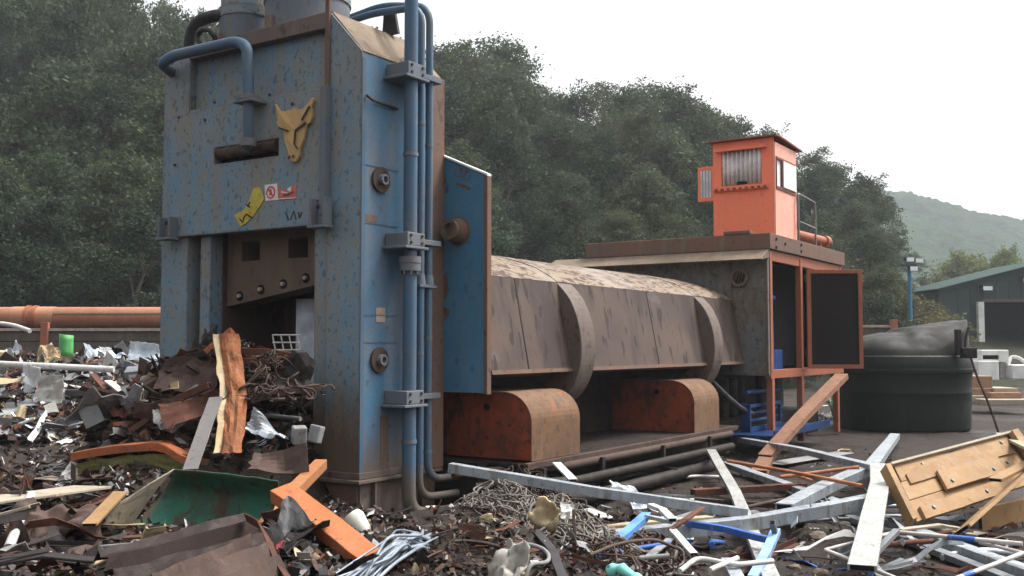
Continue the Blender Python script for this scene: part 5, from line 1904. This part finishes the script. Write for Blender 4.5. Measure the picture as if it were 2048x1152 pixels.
b.build('folded_flap', PLANKM, gs, solid=.008)
# long ribbed rusty sheets
PLUM = paint('plum_brown_sheet', (.021, .0125, .012, 1), (.032, .019, .017, 1), (.05, .036, .031, 1), (.016, .011, .010, 1), (.07, .03, .02, 1), .4, .3, .25, .6, scale=2)
for i, (a0, a1, wv, lab, mt) in enumerate(((W(518, 1066, .64), W(215, 1128, .62), .36, 'long ribbed brown sheet lying along the bottom edge below the green sheet', PLUM),
                                           (W(535, 1100, .60), W(330, 1165, .60), .30, 'second ribbed dark brown sheet overlapping the long one at the bottom edge', DARKRUST))):
    b = MB()
    d = (a1 - a0); side = Vector((d.y, -d.x, 0)).normalized()
    if side.y > 0: side = -side
    VB, ZB = (0, .13, .22, .42, .5, .68, .77, 1), ((0, .10, .07, .11, .02, .07, .04, -.06), (.0, .08, .02, .05, .09, .03, .05, -.04))[i]
    def rib_fn(u, k):
        k = round(k * 7)
        v = VB[k]
        e = 1 + .1 * noise.noise(Vector((u * 3, k * 1.7, 3 + i)))
        z = ZB[k] * (1.1 - .5 * u) - .10 * v + .018 * noise.noise(Vector((u * 5, k * 2.3, i)))
        return a0 + d * (u + .05 * noise.noise(Vector((k * 2.1, i, 2))) * (1 if u > .9 or u < .1 else 0)) + side * (v - .5) * wv * e * (1 - .3 * u) + Vector((0, 0, z))
    b.grid(rib_fn, 10, 7)
    tag(b.build('ribbed_sheet', mt, None, solid=.006), lab, 'metal sheet')
sheet('draped_sheet', 'soft brown sheet draped in folds at the far left of the near heap', 'metal sheet', W(110, 1030, .62), .55, .42, .22, S_BROWN, (.75, .15, .5), 12, 3, 16, 14, smooth=True)
tube('white_pipe', 'bent whitish pipe leaning at the left photo edge', 'pipe', [W(18, 1095, .5), W(35, 1050, .6), W(62, 990, .72)], .03, S_WHITE)
sheet('dark_sheet', 'broad dark grey brown sheet at the bottom edge under the orange channel', 'metal sheet', W(630, 1125, .42), .62, .36, .05, S_BROWN, (.55, .05, -.12), 31, 1)
sheet('red_scrap', 'small faded red and pink scrap corner beside the muddy yellow pipe', 'metal scrap', W(548, 1086, .54), .18, .09, .02, S_PINK, (.7, .1, -.5), 8, 1, 5, 4)
sheet('crumpled_sheet', 'crumpled bluish silver sheet below the bright orange channel beam', 'crumpled sheet', W(600, 1066, .55), .26, .24, .14, S_FOIL, (.9, .2, .3), 22, 4)
sheet('crumpled_sheet', 'pale crumpled scrap between the riser pipe and the cable bundle', 'crumpled sheet', W(800, 1085, .42), .28, .2, .1, S_TAN, (.6, .2, .3), 25, 3)
b = MB()
p0, p1 = W(703, 1030, .60), W(752, 1098, .40)
b.tube([p0, p0.lerp(p1, .1), p0.lerp(p1, .5), p0.lerp(p1, .72), p1], [.06, .072, .055, .024, .015], 14)
tag(b.build('plastic_cone', plain('grubby_white_plastic', (.5, .5, .45, 1), .5, 0, .25)), 'grubby white cone shaped container leaning on the tower pedestal', 'container')
tube('black_tube', 'short black tube standing upright at the end of the orange channel', 'tube', [W(734, 1072, .56), W(730, 1140, .4)], .022, BLACK)
rb = random.Random(8)
b = MB()
c0, c1 = W(738, 1150, .48), W(845, 1092, .46)
for k in range(26):
    o1, o2 = Vector((rb.gauss(0, .05), rb.gauss(0, .05), rb.gauss(0, .03))), Vector((rb.gauss(0, .06), rb.gauss(0, .06), rb.gauss(0, .035)))
    b.tube(fil([c0 + o1 - Vector((.1, .1, .05)), c0.lerp(c1, .3) + o2 + Vector((0, 0, .07)), c0.lerp(c1, .7) + o1 + Vector((0, 0, .07)), c1 + o2], .1, 4), rb.uniform(.006, .013), 6)
tag(b.build('cable_bundle', plain('bluish_cable', (.2, .23, .27, 1), .4, .2, .45, 5)), 'bundle of silvery blue cables at the bottom edge beside the wire tangle', 'cable bundle')

# pile at the mouth of the shear
b = MB()
ST = [(458, 668, 9.35), (466, 725, 9.15), (474, 790, 8.9), (470, 850, 8.6), (462, 906, 8.35)]
cen = [WD(*q) for q in ST]
def strip_fn(u, v):
    k = u * 4; i = min(3, int(k)); p = cen[i].lerp(cen[i + 1], k - i)
    return p + Vector(((v - .5) * .17 * (1 + .15 * noise.noise(Vector((u * 5, 0, 3)))), -.05 * math.sin(v * PI) + .04 * noise.noise(Vector((u * 9, v * 3, 5))), .02 * noise.noise(Vector((u * 7, v * 5, 1)))))
b.grid(strip_fn, 24, 6)
os_ = tag(b.build('orange_strip', paint('rusty_orange_sheet', (.30, .105, .038, 1), (.21, .072, .033, 1), (.28, .17, .10, 1), (.10, .045, .028, 1), (.15, .06, .035, 1), .5, .55, .5, .7, scale=3, mottle=((.13, .06, .036, 1), 8)), None, solid=.012), 'tall crumpled orange steel strip hanging down the front of the pile', 'metal strip')
b = MB()
b.grid(lambda u, v: strip_fn(u, 0) + Vector((-.05 * v, .02 - .06 * v, 0)) + Vector((.015 * noise.noise(Vector((u * 11, v, 2))),) * 3), 24, 2)
b.build('pale_edge', S_TAN, os_, solid=.01)
beam('grey_strap', 'flat dark grey strap sloping down the pile beside the tall orange strip', 'metal strip', [WD(432, 795, 8.62), WD(408, 860, 8.2), WD(380, 940, 7.75)], .115, .015, S_GREY if False else paint('dark_grey_strap', (.13, .125, .125, 1), (.16, .15, .15, 1), (.17, .15, .13, 1), (.07, .06, .06, 1), (.14, .09, .06, 1), .4, .3, .3, .6, scale=2), up=(0, -.8, .6))
beam('orange_bracket', 'orange angle bracket at the very top of the pile in the shear mouth', 'bracket', [WD(410, 705, 9.5), WD(462, 660, 9.6), WD(470, 692, 9.5)], .05, .05, S_ORANGE, 'angle')
sheet('dark_sheet', 'large folded dark rusty sheet standing at the left of the pile', 'metal sheet', WD(375, 745, 9.35), .55, .42, .05, S_BROWN, (1.0, .2, .3), 41, 4, 8, 6)
sheet('dark_sheet', 'dark brown curved sheet under the folded one on the pile', 'metal sheet', WD(400, 800, 9.0), .7, .36, .05, S_RUST, (.7, -.35, .4), 43, 4, 8, 6)
sheet('dark_sheet', 'blackened sheet leaning on the right guide of the shear mouth', 'metal sheet', WD(585, 745, 9.2), .6, .5, .14, S_DARK, (.8, .3, -.3), 45, 3)
sheet('dark_sheet', 'dull brown sheet lying low in front of the right tower column', 'metal sheet', WD(565, 930, 8.1), .5, .25, .04, S_BROWN, (.4, .1, .1), 47, 3, 7, 5)
for i, (px, py, d, z) in enumerate(((598, 870, 8.75, .12), (632, 868, 8.85, .12))):
    b = MB(); b.box(-.06, .06, -.05, .05, -.075, .075)
    o = tag(b.build('grey_block', S_GREY, None, .012), ('rounded grey block beside the tower column on the pile', 'smaller grey block touching the tower column on the pile')[i], 'block')
    o.location = WD(px, py, d); o.rotation_euler = (.2, .15 * i, .4 + i)
sheet('crumpled_sheet', 'crumpled white silver sheet low on the right side of the pile', 'crumpled sheet', WD(540, 855, 8.7), .42, .2, .1, S_FOIL, (.7, .1, -.2), 51, 4)
b = MB()
g0, g1 = WD(545, 670, 10.0), WD(592, 700, 9.95)
for k in range(4):
    x = g0.x + (g1.x - g0.x) * k / 3
    b.cyl((x, 10, g0.z), (x + .03, 10, g1.z), .008, seg=6)
for k in range(3):
    z = g0.z + (g1.z - g0.z) * k / 2
    b.cyl((g0.x, 10, z), (g1.x + .03, 10, z), .008, seg=6)
tag(b.build('wire_grid', S_WHITE), 'small white wire grid standing behind the pile in the shear mouth', 'wire grid')
for k, (a_, c_, lb) in enumerate(((( 480, 702, 9.5), (610, 716, 9.3), 'long rusty bar lying level on top of the pile in the shear mouth'), ((488, 722, 9.35), (618, 738, 9.3), 'rusty bar slanting down the pile to the right guide'),
                                  ((350, 725, 9.6), (455, 700, 9.5), 'dark bar leaning across the folded rusty sheet on the pile'), ((500, 800, 8.9), (640, 775, 9.1), 'brown bent bar half way down the right of the pile'), ((300, 830, 9.1), (420, 770, 9.0), 'long brown channel lying up the left slope of the pile'))):
    beam('steel_bar', lb, 'bar', [WD(*a_), WD((a_[0] + c_[0]) / 2, (a_[1] + c_[1]) / 2 - 4, (a_[2] + c_[2]) / 2), WD(*c_)], .07, .06, (S_RUST, S_RUST, S_DARK, S_BROWN, S_RUST)[k], ('box', 'channel', 'angle', 'angle', 'channel')[k])
beam('plank', 'tan weathered board poking up at the left edge of the near heap', 'plank', [W(-20, 1035, .62), W(70, 1010, .70)], .14, .02, PLANKM)
beam('metal_strip', 'long brown flat strip lying before the green sheet', 'metal strip', [W(250, 1075, .60), W(350, 1068, .62), W(450, 1082, .58)], .08, .012, S_RUST)
beam('metal_strip', 'rusty square edged offcut standing below the green sheet', 'metal strip', [W(300, 1085, .60), W(312, 1052, .70)], .12, .02, S_TAN)
beam('metal_strip', 'blackened strip at the bottom left edge of the near heap', 'metal strip', [W(-20, 1130, .58), W(90, 1110, .62), W(190, 1120, .58)], .12, .015, S_DARK)
# torn sandwich panel
sp0, sp1 = WD(152, 905, 8.9), WD(388, 893, 8.7)
sw_ = thing('sandwich_panel', 'torn orange skinned panel with olive lining lying left of the pile', 'panel', sp0)
du = sp1 - sp0
b = MB()
b.grid(lambda u, v: du * u + Vector((0, .3 * v - .1, .05 * math.sin(u * 2.6) - .0 + .015 * noise.noise(Vector((u * 5, v * 4, 2))) - .12 * sst(.72, 1, u))), 14, 4)
b.grid(lambda u, v: du * u + Vector((0, -.1, -.06 * v + .05 * math.sin(u * 2.6) - .12 * sst(.72, 1, u))), 14, 1)
b.build('orange_skin', S_ORANGE, sw_, solid=.012)
b = MB()
b.grid(lambda u, v: du * u * .96 + Vector((.02, -.06 + .02 * noise.noise(Vector((u * 6, v * 5, 0))), -.08 - .14 * v + .04 * math.sin(u * 2.6) * (1 - v) + .02 * noise.noise(Vector((u * 8, v * 3, 9))))), 20, 6)
b.build('olive_lining', S_OLIVE, sw_, solid=.02)
b = MB()
b.grid(lambda u, v: du * u * .55 + Vector((.03, -.12 + .3 * v, -.24 + .03 * u)), 8, 2)
b.grid(lambda u, v: du * u * .55 + Vector((.03, -.12, -.24 + .03 * u - .07 * v)), 8, 1)
b.build('orange_skin', S_ORANGE, sw_, solid=.012)
b = MB()
jag(b, 77, .14, .26, .08, 2, 7, 8)
o = b.build('torn_end', S_WHITE, sw_, solid=.006); o.location = (-.0, -.12, -.16); o.rotation_euler = (1.3, .3, .2)
beam('plank', 'pale warped plank lying on the dirt left of the torn orange panel', 'plank', [W(38, 962, .52), W(90, 955, .57), W(165, 963, .53)], .2, .012, PLANKM)
beam('plank', 'broad muddy grey board on the near heap below the pale warped plank', 'plank', [W(-40, 1004, .62), W(80, 988, .64), W(185, 974, .60)], .32, .02, PLANKM)
beam('plank', 'narrow tan board pointing up to the green sheet flap', 'plank', [W(178, 1050, .62), W(240, 985, .72)], .09, .02, TIMBER)

# the wide heap far left: pieces that stand out
b = MB()
b.grid(lambda u, v: ((u - .5) * .30, -.14 * math.sin(u * PI), .45 * v - .04 * u), 8, 4, True)
o = tag(b.build('plastic_shell', S_LIME, None, solid=.01), 'curved light green plastic shell standing on top of the wide heap', 'plastic shell'); o.location = WD(132, 710, 21.5)
sheet('white_sack', 'pale bluish white sheet standing on the heap beside the tower', 'sheet', WD(290, 703, 21), .62, .42, .1, plain('pale_blue_white', (.55, .62, .68, 1), .5, 0, .15), (1.2, .1, .2), 61, 2)
tube('white_pipe', 'long white pipe lying level across the wide heap', 'pipe', [WD(-20, 727, 19.3), WD(110, 733, 19.2), WD(228, 739, 19.2)], .06, S_WHITE)
b = MB(); b.box(-.3, .3, -.2, .2, -.16, .16)
o = tag(b.build('grey_cabinet', SILVER_D, None, .015), 'dented grey box with square edges at the right of the wide heap', 'cabinet'); o.location = WD(287, 752, 18.8); o.rotation_euler = (.25, -.1, .2)
b = MB(); b.box(-.22, .22, -.002 - .012, -.002, -.1, .1); 
q = b.build('lid_plate', S_WHITE, o); q.location = (0, -.2, .0)
sheet('grey_sheet', 'grey white pointed sheet standing up in the middle of the wide heap', 'metal sheet', WD(102, 770, 18.6), .5, .62, .08, S_WHITE, (1.25, .1, .1), 63, 2)
sheet('white_sack', 'grubby white sack slumped left of the pointed grey sheet', 'sack', WD(60, 755, 18.9), .4, .36, .14, plain('white_sack_cloth', (.55, .56, .58, 1), .8, 0, .2), (.9, .1, .3), 65, 3, smooth=True)
beam('white_strip', 'white flat bar sloping down the right of the wide heap', 'metal strip', [WD(216, 762, 18.2), WD(268, 802, 17.4)], .14, .03, S_WHITE)
beam('brown_strip', 'brown flat bar beside the white bar on the wide heap', 'metal strip', [WD(185, 748, 18.6), WD(212, 778, 18)], .12, .03, S_RUST)
sheet('tan_sheet', 'flat yellowish board at the left edge of the wide heap', 'board', WD(20, 762, 18.8), .8, .3, .03, S_TAN, (.3, 0, .1), 67, 1)
sheet('tan_sheet', 'crumpled yellow brown cardboard left of the green shell', 'cardboard', WD(98, 705, 20.8), .45, .3, .15, S_TAN, (.7, .2, .4), 69, 3)
tube('white_pipe', 'curved white pipe end in front of the rusty pipe at the left edge', 'pipe', [WD(-40, 645, 27), WD(20, 648, 27), WD(60, 662, 26.6)], .06, S_WHITE, fr=.5)

# wire tangles
def tangle(name, label, cat, c, rx, ry, rz_, n_, rad, mat, loop=.06, steps=26, seed=1):
    r = random.Random(seed)
    b = MB()
    for _ in range(n_):
        a, q = r.uniform(0, 2 * PI), r.random() ** .5
        x, y = q * math.cos(a), q * math.sin(a)
        p = Vector((x * rx, y * ry, rz_ * (1 - q ** 1.6) * r.uniform(.55, 1.1)))
        d = Vector((r.gauss(0, 1), r.gauss(0, 1), r.gauss(0, .4))).normalized()
        pts = [p.copy()]
        cv = Vector((r.gauss(0, 1), r.gauss(0, 1), r.gauss(0, 1))).normalized()
        tw = r.uniform(.3, .8)
        for k in range(steps):
            d = (Matrix.Rotation(tw, 3, cv) @ d + Vector((r.gauss(0, .12), r.gauss(0, .12), r.gauss(0, .1)))).normalized()
            p = p + d * loop * r.uniform(.6, 1.2)
            q_ = min(1, ((p.x / rx) ** 2 + (p.y / ry) ** 2) ** .5)
            top_ = rz_ * (1.1 - q_ ** 1.6) + .02
            if p.z > top_: p.z = top_; d.z = -abs(d.z)
            p.z = max(p.z, -.05)
            if q_ >= 1: d = (d - Vector((p.x, p.y, 0)) * .6).normalized()
            pts.append(p.copy())
        b.tube(pts, rad * r.uniform(.7, 1.4), 5, False)
    o = b.build(name, mat)
    o.location = c
    return tag(o, label, cat)
c = W(1000, 1055, .20); tangle('wire_tangle', 'heap of tangled grey brown wire and chain at the foot of the tower', 'wire tangle', c, .52, .75, .34, 150, .007, WIRE, .035, 26, 3)
c = W(1045, 1010, .22); tangle('wire_tangle', 'darker knot of wire at the back top of the tangled heap', 'wire tangle', c, .42, .4, .34, 80, .007, DARKRUST, .03, 22, 4)
c = W(1140, 1110, .20); tangle('wire_tangle', 'loose big loops of wire right of the tangled heap', 'wire tangle', c, .5, .5, .22, 46, .008, WIRE, .07, 30, 5)
c = W(940, 1140, .28); tangle('wire_tangle', 'fine mesh of wire at the bottom edge of the tangled heap', 'wire tangle', c, .4, .35, .24, 100, .006, WIRE, .026, 24, 6)
c = WD(545, 755, 9.25); tangle('wire_tangle', 'tangle of dark rusty rods and wire in the pile beside the right mouth guide', 'wire tangle', c - Vector((0, 0, .12)), .34, .36, .34, 60, .009, DARKRUST, .05, 16, 9)
c = W(900, 1110, .30); tangle('wire_tangle', 'dense grey wire nest beside the short grey end piece at the bottom edge', 'wire tangle', c, .34, .34, .22, 90, .006, WIRE, .03, 24, 12)
c = W(1110, 1070, .22); tangle('wire_tangle', 'grey brown wire nest behind the thin pinkish brown stick', 'wire tangle', c, .4, .45, .28, 90, .007, WIRE, .035, 26, 13)
c = W(1210, 1135, .2); tangle('wire_tangle', 'low dark wire nest around the turquoise sleeve', 'wire tangle', c, .36, .36, .18, 60, .007, DARKRUST, .04, 24, 14)
c = W(1290, 1110, .12); tangle('wire_tangle', 'rusty springy coils below the blue and silver channel', 'wire tangle', c, .34, .3, .16, 40, .008, DARKRUST, .04, 22, 7)
tube('cable_loop', 'grey cable curling in a wide loop on the tangled heap', 'cable', [W(1010, 1100, .5), W(1050, 1085, .52), W(1095, 1100, .5), W(1100, 1125, .46), W(1060, 1128, .48), W(1050, 1160, .4)], .012, S_GREY, fr=.12)
tube('cable_loop', 'brown cable arching from the tangled heap to the blue channel', 'cable', [W(1180, 1110, .36), W(1240, 1085, .38), W(1310, 1078, .34), W(1350, 1095, .26)], .012, S_BROWN, fr=.2)
sheet('torn_cloth', 'torn white cloth trailing over the front of the tangled wire', 'cloth', W(1025, 1115, .50), .2, .34, .1, plain('dirty_white_cloth', (.27, .255, .23, 1), .9, 0, .4, 12), (.8, .2, -.4), 71, 3, smooth=True)
sheet('torn_cloth', 'tan rag lying on the top of the tangled wire', 'cloth', W(1000, 1030, .56), .3, .22, .12, S_TAN, (.6, .1, .3), 73, 3, smooth=True)
sheet('torn_cloth', 'pale yellowish rag on the right of the tangled wire', 'cloth', W(1095, 1030, .52), .26, .2, .12, S_TAN, (.8, .3, -.3), 75, 4, smooth=True)
sheet('torn_cloth', 'small white paper scrap above the yellowish rag', 'paper', W(1135, 1022, .52), .11, .12, .03, S_WHITE, (1.0, .1, .3), 76, 1, 5, 5)
beam('grey_strip', 'dark grey strap standing in the tangled wire', 'metal strip', [W(1075, 1065, .46), W(1105, 1100, .42), W(1125, 1155, .34)], .06, .015, S_GREY if False else DARKMETAL)
beam('brown_strip', 'thin pinkish brown stick upright in the tangled wire', 'stick', [W(1147, 1020, .56), W(1150, 1090, .34)], .022, .015, S_BROWN)
b = MB()
q = W(1240, 1152, .28)
b.tube(fil([q + Vector((-.07, .03, .02)), q + Vector((0, 0, .05)), q + Vector((.1, -.12, .0)), q + Vector((.16, -.25, -.06))], .05, 4), [.035 + .008 * math.sin(k * 1.9) for k in range(12)], 12)
tag(b.build('turquoise_sleeve', S_TURQ), 'ribbed turquoise plastic sleeve at the bottom edge', 'plastic sleeve')

# stones
for i, (px, py, s_) in enumerate(((1635, 1075, .10), (1600, 1090, .05), (1690, 1045, .05), (1390, 950, .07), (1350, 935, .06), (1850, 1110, .05), (1760, 1120, .04), (1590, 1130, .05), (1330, 965, .05), (1640, 1140, .06))):
    bm = bmesh.new()
    bmesh.ops.create_icosphere(bm, subdivisions=2, radius=1)
    for v in bm.verts: v.co *= 1 + .3 * noise.noise(v.co * 1.3 + Vector((i, 0, 0)))
    me = bpy.data.meshes.new('stone'); bm.to_mesh(me); bm.free()
    me.materials.append(STONE)
    o = bpy.data.objects.new('stone', me); COL.objects.link(o)
    p = W(px, py, .03)
    o.location = (p.x, p.y, gh(p.x, p.y) + s_ * .2); o.scale = (s_, s_ * .8, s_ * .55)
    tag(o, 'muddy brown stone lying on the yard mud among the beams' if i else 'largest pale stone in the mud right of the blue tubes', 'stone', 'stones in the mud' if i else None)

# far right: rubbish before the shed
def crate(name, label, cat, px0, py0, px1, py1, d, dep, mat, group=None, rz=0.0):
    a, c = WD(px0, py0, d), WD(px1, py1, d)
    w, h = (c.x - a.x), (a.z - c.z)
    b = MB(); b.box(-w / 2, w / 2, 0, dep, 0, h)
    o = b.build(name, mat, None, .02)
    o.location = ((a.x + c.x) / 2, d, c.z); o.rotation_euler = (0, 0, rz)
    return tag(o, label, cat, group)
GW = 'white appliances dumped before the shed'
crate('dumped_cabinet', 'low white cabinet left in front of the doorway, lower row', 'cabinet', 1955, 722, 2000, 760, 30, .8, WHITE, GW, .1)
o = crate('dumped_cabinet', 'white cabinet with dark slot on top of the lower one', 'cabinet', 1962, 700, 2018, 724, 30.2, .7, WHITE, GW)
b = MB(); b.box(-.36, .1, -.01, -.0, .08, .2); b.build('slot', BLACK, o)
crate('dumped_cabinet', 'grubby pale tub right of the lower white cabinet', 'cabinet', 2000, 724, 2022, 758, 30.4, .6, plain('grubby_tub', (.42, .41, .38, 1), .5, 0, .2), GW)
crate('dumped_cabinet', 'flat white box at the photo edge before the doorway', 'cabinet', 2024, 730, 2075, 758, 30, .8, WHITE, GW)
tube('white_hose', 'looped pale hose beside the white cabinets', 'hose', [WD(2015, 735, 30.3), WD(2022, 712, 30.5), WD(2040, 716, 30.4), WD(2060, 735, 30.2)], .05, S_WHITE, fr=.3)
GT = 'stacked timber baulks beside the oil tank'
BRK = paint('brown_baulk', (.30, .17, .11, 1), (.26, .16, .11, 1), (.3, .22, .17, 1), (.14, .09, .06, 1), (.2, .1, .06, 1), .4, .3, .2, .8, rnd=True)
crate('timber_baulk', 'upper left brown timber baulk, topmost beside the tank', 'timber', 1942, 752, 1986, 776, 26, .9, BRK, GT)
crate('timber_baulk', 'brown timber baulk directly under the topmost one beside the tank', 'timber', 1938, 776, 1984, 791, 25.9, .9, BRK, GT)
crate('timber_baulk', 'grey timber baulk at the bottom of the left stack', 'timber', 1944, 791, 1980, 806, 25.8, .9, PLANKM, GT)
crate('timber_baulk', 'grey baulk on top of the right low stack', 'timber', 1988, 776, 2036, 786, 25.8, .9, PLANKM, GT)
crate('timber_baulk', 'reddish brown baulk in the middle of the right low stack', 'timber', 1982, 785, 2044, 799, 25.6, .9, BRK, GT)
crate('timber_baulk', 'long pale grey baulk lowest in front at the photo edge', 'timber', 1968, 799, 2075, 811, 25.2, .5, PLANKM, GT)
b = MB()
b.box(-.19, .19, 0, .3, 0, .62); b.box(-.21, .21, -.02, .32, .62, .68)
b.cyl((-.21, .28, .08), (-.18, .28, .08), .08, seg=14)
o = tag(b.build('green_bin', plain('light_green_bin', (.20, .42, .16, 1), .5, 0, .15), None, .015), 'light green bin standing between the housing legs and the oil tank', 'bin'); o.location = W(1689, 815, 0) + Vector((0, .2, 0)); 
WP = [(1630, 792), (1695, 800), (1700, 850), (1620, 856)]
for _ in range(26):
    q = hit(*pick(WP))
    if q: drop(rs_.choice(['crumpled_foil', 'torn_bracket', 'metal_strip']), rs_.choice([S_WHITE, S_GREY, S_WHITE, S_DARK]), q + Vector((0, 0, .06)), rs_.uniform(.3, .6), 'heaped under the leaning beam by the oil tank', .5)

# ------------------------------------------------------------------ haze over the valley
b = MB()
b.box(-1100, 1100, -100, 1200, -2.5, 175)
hzb = b.build('haze', None)
hm = bpy.data.materials.new('thin_valley_haze'); hm.use_nodes = True
hn = hm.node_tree
hn.nodes.clear()
pv = hn.nodes.new('ShaderNodeVolumePrincipled')
pv.inputs['Color'].default_value = (.86, .91, .96, 1)
pv.inputs['Density'].default_value = .00072
pv.inputs['Anisotropy'].default_value = .3
ho = hn.nodes.new('ShaderNodeOutputMaterial')
hn.links.new(pv.outputs[0], ho.inputs['Volume'])
hzb.data.materials.append(hm)
tag(hzb, kind='stuff')
